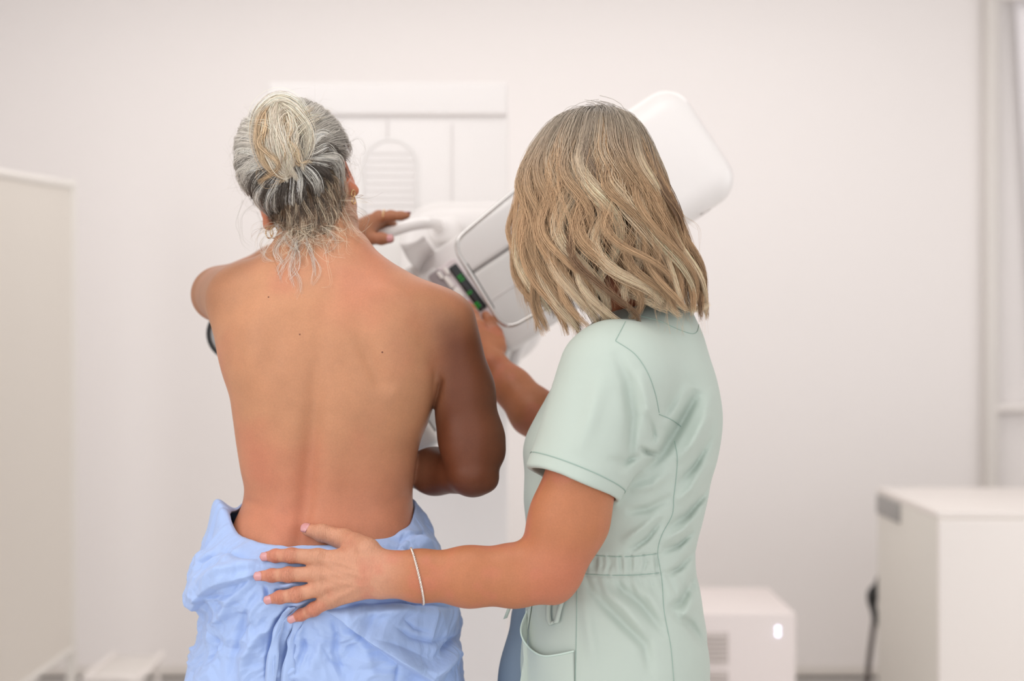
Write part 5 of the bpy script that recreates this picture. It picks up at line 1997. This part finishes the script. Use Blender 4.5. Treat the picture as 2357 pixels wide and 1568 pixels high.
for k in range(16):            # messy ends hanging over the knot
    x0, y0 = 648 + hrng.normal(0, 20), 262 + hrng.normal(0, 14)
    dx = hrng.normal(8, 13)
    sg = hrng.normal(0, 8)
    pts = [(x0, y0, 20), (x0 + dx * 0.4 + sg, y0 + 40, 27 + hrng.normal(0, 3)), (x0 + dx - sg, y0 + 88, 25 + hrng.normal(0, 3)), (x0 + dx * 1.2 + sg, y0 + 128 + hrng.normal(0, 10), 16)]
    BUN.append((pts, hrng.uniform(3, 7), cream if hrng.random() < 0.65 else honey))
for pts, wd, tn in BUN:
    ph_parts.append(lock(head_pts(pts), int(14 * wd), wd / 1000 * 1.0, 0.009 * min(1, wd / 9), 0.55, 0.0016, tn * hrng.uniform(0.85, 1.03), 0.18, rad=0.00025, root=0.5, twist=1.2))
    ph_parts.append(lock(head_pts([(a, b, c - 6) for a, b, c in pts]), 60, wd / 1000, 0.008, 0.6, 0.0012, np.array(srgb(150, 126, 100)), 0.2, rad=0.00025, root=0.5))
ph_parts.append(lock(head_pts([(690, 300, 14), (724, 276, 10), (752, 252, 8), (780, 236, 14)]), 10, 0.002, 0.002, 0.2, 0.0006, honey, 0.2, rad=0.0002))
# loose locks draped from the bun to the nape
DRP = [(560, 400, 560, 452), (575, 430, 590, 480), (600, 460, 620, 505), (625, 470, 645, 522), (650, 470, 668, 532), (678, 465, 690, 535), (702, 455, 708, 530), (722, 440, 726, 520), (742, 430, 744, 508), (758, 410, 764, 492), (772, 390, 782, 470), (786, 370, 796, 440),
       (760, 340, 800, 400), (740, 310, 800, 350), (560, 350, 545, 400), (575, 320, 540, 350), (590, 280, 560, 290), (720, 270, 770, 290), (690, 250, 720, 236)]
for i, (mx_, my_, ex, ey) in enumerate(DRP):
    for k in range(3):
        j1, j2 = hrng.normal(0, 7, 2)
        lf = 8 + 4 * hrng.random()
        g = head_pts([(672 + j1 * 0.4, 365 + j2 * 0.4, 10), ((672 + mx_) / 2 + (mx_ - 672) * 0.14, (358 + my_) / 2, lf + 2), (mx_ + j1, my_, lf + 1), (ex + j2 * 1.4, ey + 12, lf * 0.3)])
        lw = hrng.random()
        tn = (lightg * 1.0 if lw > 0.45 else darkg * 1.3) if ey > 380 else (lightg if lw > 0.2 else darkg * 1.6)
        ph_parts.append(lock(g, 46, 0.0055, 0.003, 0.7, 0.0012, tn, 0.2, rad=0.00025, root=0.8))


def skin_lift(px, py, lf, bv, dflt):
    h = bv.ray_cast(Vector((0, 0, CAMZ)), (Vector(P(px, py, 1.0)) - Vector((0, 0, CAMZ))).normalized())
    Y = h[0][1] if h[0] is not None else dflt
    return P(px, py, min(Y, dflt + 0.03) - lf)


# nape: hair combed up from the neck into the bun, then wisps and flyaways
wis = []
for k in range(330):
    sx = hrng.uniform(628, 792)
    sy = np.interp(sx, [625, 660, 700, 760, 800], [500, 522, 540, 520, 445]) + hrng.normal(0, 7)
    p0 = skin_lift(sx, sy, 0.0015, PBVH, 2.14)
    p1 = skin_lift(sx + (685 - sx) * 0.06 + hrng.normal(0, 5), sy - 22, 0.006, PBVH, 2.13)
    q1 = head_pts([(sx + (690 - sx) * 0.22 + hrng.normal(0, 8), sy - 62, 6 + 3 * hrng.random()), (sx + (676 - sx) * 0.6, (sy + 360) / 2 - 20, 8), (670 + hrng.normal(0, 8), 380, 8)])
    g = catmull(np.vstack([p0, p1, q1[::6]]), 5)
    lw = hrng.random()
    tn = np.array(srgb(214, 194, 168)) if lw > 0.75 else (np.array(srgb(138, 112, 90)) if lw > 0.3 else np.array(srgb(98, 84, 72)))
    wis.append(lock(g, 12, 0.004, 0.0025, 0.8, 0.0010, tn, 0.25, rad=0.00023, M=20))
for k in range(230):
    left = hrng.random() < 0.6
    sx = hrng.uniform(636, 725) if left else hrng.uniform(725, 800)
    sy = np.interp(sx, [636, 700, 760, 800], [510, 538, 522, 450]) + hrng.uniform(-16, 8)
    if left:
        ex, ey = sx + hrng.normal(-4, 32), sy + abs(hrng.normal(38, 32))
    else:
        ex, ey = sx + hrng.normal(26, 24), sy + abs(hrng.normal(30, 30))
    mx_, my_ = (sx + ex) / 2 + hrng.normal(0, 22), (sy + ey) / 2 + hrng.normal(0, 10)
    q = [skin_lift(sx, sy, 0.004, PBVH, 2.13), skin_lift(mx_, my_, abs(hrng.normal(0.008, 0.006)) + 0.001, PBVH, 2.13), skin_lift(ex, ey, 0.0015 + abs(hrng.normal(0, 0.004)), PBVH, 2.13)]
    q.append(q[-1] + [hrng.normal(0, 0.012), -abs(hrng.normal(0, 0.002)), hrng.normal(-0.003, 0.007)])
    g = catmull(q, 6)
    lw = hrng.random()
    tn = np.array(srgb(236, 218, 194)) if lw > 0.45 else np.array(srgb(150, 116, 88))
    wis.append(lock(g, int(hrng.integers(1, 4)), 0.0022, 0.0016, 0.9, 0.0012, tn, 0.2, rad=0.00012, M=18))
for pts in ([(668, 540), (690, 575), (684, 615), (674, 640)], [(690, 548), (676, 590), (672, 630), (682, 676)], [(700, 560), (722, 580), (728, 620), (714, 660)], [(660, 545), (640, 575), (652, 610), (640, 632)],
            [(650, 530), (620, 560), (610, 590), (630, 600)], [(680, 545), (662, 590), (640, 620), (648, 650)], [(705, 545), (712, 575), (722, 600), (727, 640)], [(690, 555), (680, 600), (690, 650), (688, 690)],
            [(640, 520), (604, 556), (598, 580), (620, 592)], [(750, 525), (770, 545), (762, 570), (745, 590)], [(655, 530), (664, 560), (690, 580), (700, 560)], [(670, 540), (640, 560), (636, 590), (660, 600)]):
    for r_ in range(2):
        g = catmull([skin_lift(a + hrng.normal(0, 5), b + hrng.normal(0, 5), 0.005 if i < 3 else 0.002, PBVH, 2.10) for i, (a, b) in enumerate(pts)], 8)
        wis.append(lock(g, 5, 0.0030, 0.0022, 0.7, 0.0012, lightg * 0.92, 0.25, rad=0.00014))
for k in range(240):
    th_ = hrng.uniform(0, 2 * math.pi)
    a, b = 668 + 132 * math.cos(th_), 368 + 142 * math.sin(th_)
    if b > 500:
        continue
    d0 = px_dir(a, b)
    d1 = d0 + hrng.normal(0, 0.28, 3)
    d1 /= np.linalg.norm(d1)
    d2 = d1 + hrng.normal(0, 0.25, 3)
    d2 /= np.linalg.norm(d2)
    l1, l2 = abs(hrng.normal(0.007, 0.006)), abs(hrng.normal(0.013, 0.012))
    g = catmull([hs(d0, 0.003), hs(d1, l1 + 0.004), hs(d2, l2 + 0.003)], 8)
    wis.append(lock(g, 1, 0.0005, 0.0005, 0.5, 0.0008, lightg * 0.8, 0.15, rad=0.00010, M=18))
for pts in ([(585, 470), (556, 500), (560, 545), (580, 570)], [(560, 460), (548, 500), (550, 540), (572, 580)], [(800, 330), (826, 318), (840, 345), (832, 360)], [(812, 470), (850, 500), (838, 540), (850, 580)], [(592, 490), (600, 520), (590, 560), (584, 590)]):
    wis.append(lock(catmull([P(a, b, 2.17) for a, b in pts], 8), 4, 0.002, 0.002, 1.0, 0.002, lightg * 0.55, 0.2, rad=0.00010))
MM = max(p[0].shape[1] for p in ph_parts)


def resamp(p, M):
    Q, R, C = p
    m = Q.shape[1]
    if m == M:
        return p
    i = np.linspace(0, m - 1, M)
    a = np.floor(i).astype(int).clip(0, m - 2)
    f = (i - a)
    g = lambda A: A[:, a] * (1 - f).reshape(1, -1, *([1] * (A.ndim - 2))) + A[:, a + 1] * f.reshape(1, -1, *([1] * (A.ndim - 2)))
    return g(Q), g(R), g(C)


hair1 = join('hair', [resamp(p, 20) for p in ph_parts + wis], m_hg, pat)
tag(hair1, 'grey and blond hair pinned up in a loose bun')
# dark under-layer following the scalp
uu, vv = np.meshgrid(np.linspace(0, 2 * math.pi, 72, endpoint=False), np.linspace(0.02, math.pi - 0.02, 48), indexing='ij')
dd = np.stack([np.sin(vv) * np.cos(uu), np.sin(vv) * np.sin(uu), np.cos(vv)], -1)
x, y, z = dd[..., 0], dd[..., 1], dd[..., 2]
kp = (y < 0.76) & (z > -0.60) & ~((z < 0.40) & (y > 0.36 + 0.2 * z)) & ~((z < -0.02) & (y > -0.14)) & ~((z < -0.38) & (y > -0.34))
PT = hs(dd, np.full(dd.shape[:2], -0.0005))
idx = np.arange(72 * 48).reshape(72, 48)
Fq = np.stack([idx, np.roll(idx, -1, 0), np.roll(np.roll(idx, -1, 0), -1, 1), np.roll(idx, -1, 1)], -1)[:, :-1]
ok = kp & np.roll(kp, -1, 0)
ok = (ok & np.roll(ok, -1, 1))[:, :-1]
under = mesh_np('hair_roots', PT.reshape(-1, 3), Fq[ok], mat('hair_roots_grey', srgb(104, 94, 86), 0.7, 0.2), hair1)
# earrings
for c, r in ((P(620, 536, 2.145), 0.0066), (P(631, 535, 2.135), 0.0072)):
    MB().tube([c + [r * 0.75 * math.sin(t), 0.3 * r * math.sin(t), -r * 1.25 * math.cos(t)] for t in np.linspace(0, 2 * math.pi, 30, endpoint=False)], 0.0011, 8, closed=True).build('earring', m_gold, pat)
for c in (P(813, 446, 2.15), P(814, 462, 2.15)):
    MB().tube([c + [0.0022 * math.sin(t), 0.004 * math.sin(t), -0.0055 * math.cos(t)] for t in np.linspace(0, 2 * math.pi, 24, endpoint=False)], 0.0010, 8, closed=True).build('earring', m_gold, pat)

# ------------------------------------------------------------------ nurse: wavy ash-blond lob
HPR = Prof(px_rows([(255, 1352, 1408, 2.12, 2.20), (266, 1318, 1432, 2.09, 2.23), (285, 1280, 1456, 2.06, 2.25), (320, 1246, 1482, 2.035, 2.27), (370, 1216, 1504, 2.018, 2.28), (430, 1200, 1524, 2.006, 2.28), (500, 1194, 1548, 2.000, 2.28), (560, 1192, 1568, 2.000, 2.28),
                    (620, 1198, 1588, 2.004, 2.28), (680, 1210, 1600, 2.010, 2.28), (730, 1222, 1606, 2.014, 2.28), (800, 1230, 1610, 2.02, 2.28)], 2.14))
zpx = lambda y: P(0, y, 2.14)[2]
ztopH = zpx(264)
ENDX = [1200, 1225, 1250, 1285, 1305, 1325, 1350, 1390, 1425, 1470, 1530, 1570, 1600]
ENDY = [640, 706, 764, 780, 700, 742, 778, 752, 704, 700, 716, 728, 712]
rootc, midc = np.array(srgb(168, 155, 139)), np.array(srgb(204, 169, 132))
darkb, lightb = np.array(srgb(134, 104, 79)), np.array(srgb(242, 217, 184))


def shell(th, z, k=1.0):
    xl, xr, yb, yf = HPR(z)
    c, s = np.cos(th), np.sin(th)
    cx, cy_ = (xl + xr) / 2, (yb + yf) / 2
    return np.stack([cx + k * (xr - xl) / 2 * np.sign(c) * np.abs(c) ** (2 / 2.15), cy_ + k * (yf - yb) / 2 * np.sign(s) * np.abs(s) ** (2 / 2.15), z], -1)


nh = []
FACE = math.atan2(0.50, -0.86)


def add_lock(th0, kk, n, wid, thk, i, amp=1.0):
    z_ends = np.interp(shell(np.array([th0]), np.array([zpx(690)]))[0, 0] / 2.05 * FPX + CX0, ENDX, ENDY) if math.sin(th0) < 0.3 else 690
    fa = abs((th0 - FACE + math.pi) % (2 * math.pi) - math.pi)
    if fa < 0.55:
        return
    ye = z_ends + hrng.normal(0, 10) - (14 if kk < 0.9 else 0)
    K = 60
    s = np.linspace(0, 1, K)
    # crown: leave the part, run over the dome, then down in S waves shared by neighbouring locks
    z = ztopH + (zpx(ye) - ztopH) * (0.04 * s + 0.96 * s ** 1.4)
    ph_ = 0.6 + 1.7 * math.sin(th0 * 2.1 + 0.7) + hrng.normal(0, 0.45) + (math.pi * 0.7 if i % 2 else 0)
    frq = 1.75 + 0.25 * math.sin(th0 * 3.0) + hrng.normal(0, 0.06)
    am = amp * sstep(s, 0.22, 0.62)
    wv = 2 * math.pi * frq * s + ph_
    lat = 0.205 * am * np.sin(wv)
    th_ = th0 + lat + 0.05 * (s - 0.4) * hrng.normal(0, 0.8)
    kr = kk * (1 + 0.075 * am * np.cos(wv + 0.5)) - 0.06 * sstep(s, 0.9, 1.0)
    kr = kr * (0.15 + 0.85 * sstep(s, -0.03, 0.09))
    g = shell(th_, z, kr)
    xs = (g[:, 0] / g[:, 1]) * FPX + CX0
    sw = sstep(s, 0.72, 1.0) * sstep(xs, 1410, 1470) * sstep(xs, 1640, 1560)
    g[:, 0] += 0.030 * sw
    nv = g - np.array([shell(np.array([th0]), np.array([zpx(450)]), 0)[0, 0], 2.14, 0])
    nv[:, 2] = 0.02
    nv /= np.linalg.norm(nv, axis=1)[:, None]
    u_ = hrng.random()
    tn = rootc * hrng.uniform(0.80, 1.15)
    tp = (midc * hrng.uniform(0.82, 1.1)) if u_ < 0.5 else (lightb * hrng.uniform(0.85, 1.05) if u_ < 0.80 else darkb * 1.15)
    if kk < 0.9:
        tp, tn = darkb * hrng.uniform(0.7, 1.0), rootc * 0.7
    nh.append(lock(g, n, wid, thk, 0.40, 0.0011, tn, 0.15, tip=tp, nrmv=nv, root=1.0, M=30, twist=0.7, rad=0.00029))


i = 0
for th0 in np.linspace(-math.pi - 0.15, 0.25, 34):
    add_lock(th0 + hrng.normal(0, 0.025), 0.99, 190, 0.0120, 0.0075, i)
    i += 1
for th0 in np.linspace(-math.pi - 0.1, 0.2, 22):
    add_lock(th0 + hrng.normal(0, 0.05), 1.04, 90, 0.0085, 0.005, i, 1.15)
    i += 1
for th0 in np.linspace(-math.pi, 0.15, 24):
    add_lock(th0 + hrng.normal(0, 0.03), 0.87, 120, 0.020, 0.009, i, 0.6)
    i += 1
for th0 in np.linspace(0.25, math.pi - 0.15, 22):
    add_lock(th0, 0.97, 100, 0.021, 0.009, i)
    i += 1
# thin loose strands over the surface and outside the outline
for k in range(330):
    th0 = hrng.uniform(-math.pi - 0.1, 0.1)
    K = 24
    s = np.linspace(hrng.uniform(0, 0.5), 1, K)
    ye = 690 + hrng.normal(0, 40)
    z = ztopH + (zpx(ye) - ztopH) * (0.04 * s + 0.96 * s ** 1.45)
    lat = 0.12 * sstep(s, 0.2, 0.8) * np.sin(2 * math.pi * hrng.uniform(1.2, 2.6) * s + hrng.uniform(0, 6))
    g = shell(th0 + lat + hrng.normal(0, 0.15) * s, z, 1.03 + abs(hrng.normal(0, 0.05)) * sstep(s, 0.1, 0.8))
    nh.append(lock(g, int(hrng.integers(1, 4)), 0.003, 0.002, 0.7, 0.001, midc * hrng.uniform(0.8, 1.25), 0.15, M=24, rad=0.00016))
# right-hand flick and the strand that drops behind the shoulder
for pts, n_ in (([(1470, 560, 2.03), (1500, 640, 2.03), (1548, 690, 2.05), (1590, 712, 2.07), (1636, 700, 2.09)], 60), ([(1530, 560, 2.05), (1570, 640, 2.07), (1578, 690, 2.06), (1600, 712, 2.07), (1628, 705, 2.08)], 50),
                ([(1440, 590, 2.02), (1470, 660, 2.02), (1520, 690, 2.04), (1560, 724, 2.05), (1572, 730, 2.05)], 90), ([(1430, 600, 2.03), (1440, 660, 2.03), (1490, 690, 2.03), (1540, 716, 2.05)], 90)):
    nh.append(lock(catmull([P(*q) for q in pts], 8), n_, 0.010, 0.006, 0.35, 0.0016, midc, 0.16, tip=lightb * 0.9, M=24, rad=0.00027))
for pts in ([(1545, 430, 2.06), (1570, 490, 2.07), (1604, 516, 2.08), (1612, 540, 2.08), (1612, 590, 2.08)], [(1500, 380, 2.06), (1540, 440, 2.06), (1580, 505, 2.07), (1612, 530, 2.08)], [(1200, 480, 2.08), (1178, 520, 2.08), (1190, 570, 2.08)], [(1205, 470, 2.06), (1184, 540, 2.06), (1200, 590, 2.06)]):
    nh.append(lock(catmull([P(*q) for q in pts], 8), 3, 0.003, 0.002, 0.6, 0.001, midc * 0.8, 0.1, M=24, rad=0.00012))
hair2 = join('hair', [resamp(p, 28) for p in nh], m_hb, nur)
tag(hair2, 'shoulder-length wavy ash-blond hair')
# under-layer
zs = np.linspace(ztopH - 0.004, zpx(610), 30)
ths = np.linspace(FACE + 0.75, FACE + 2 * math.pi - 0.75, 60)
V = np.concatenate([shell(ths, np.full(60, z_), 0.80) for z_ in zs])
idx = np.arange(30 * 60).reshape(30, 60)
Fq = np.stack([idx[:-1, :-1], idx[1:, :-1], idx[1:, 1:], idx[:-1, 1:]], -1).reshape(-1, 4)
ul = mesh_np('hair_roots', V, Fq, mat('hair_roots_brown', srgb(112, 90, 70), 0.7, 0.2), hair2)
ul.modifiers.new('thick', 'SOLIDIFY').thickness = 0.004
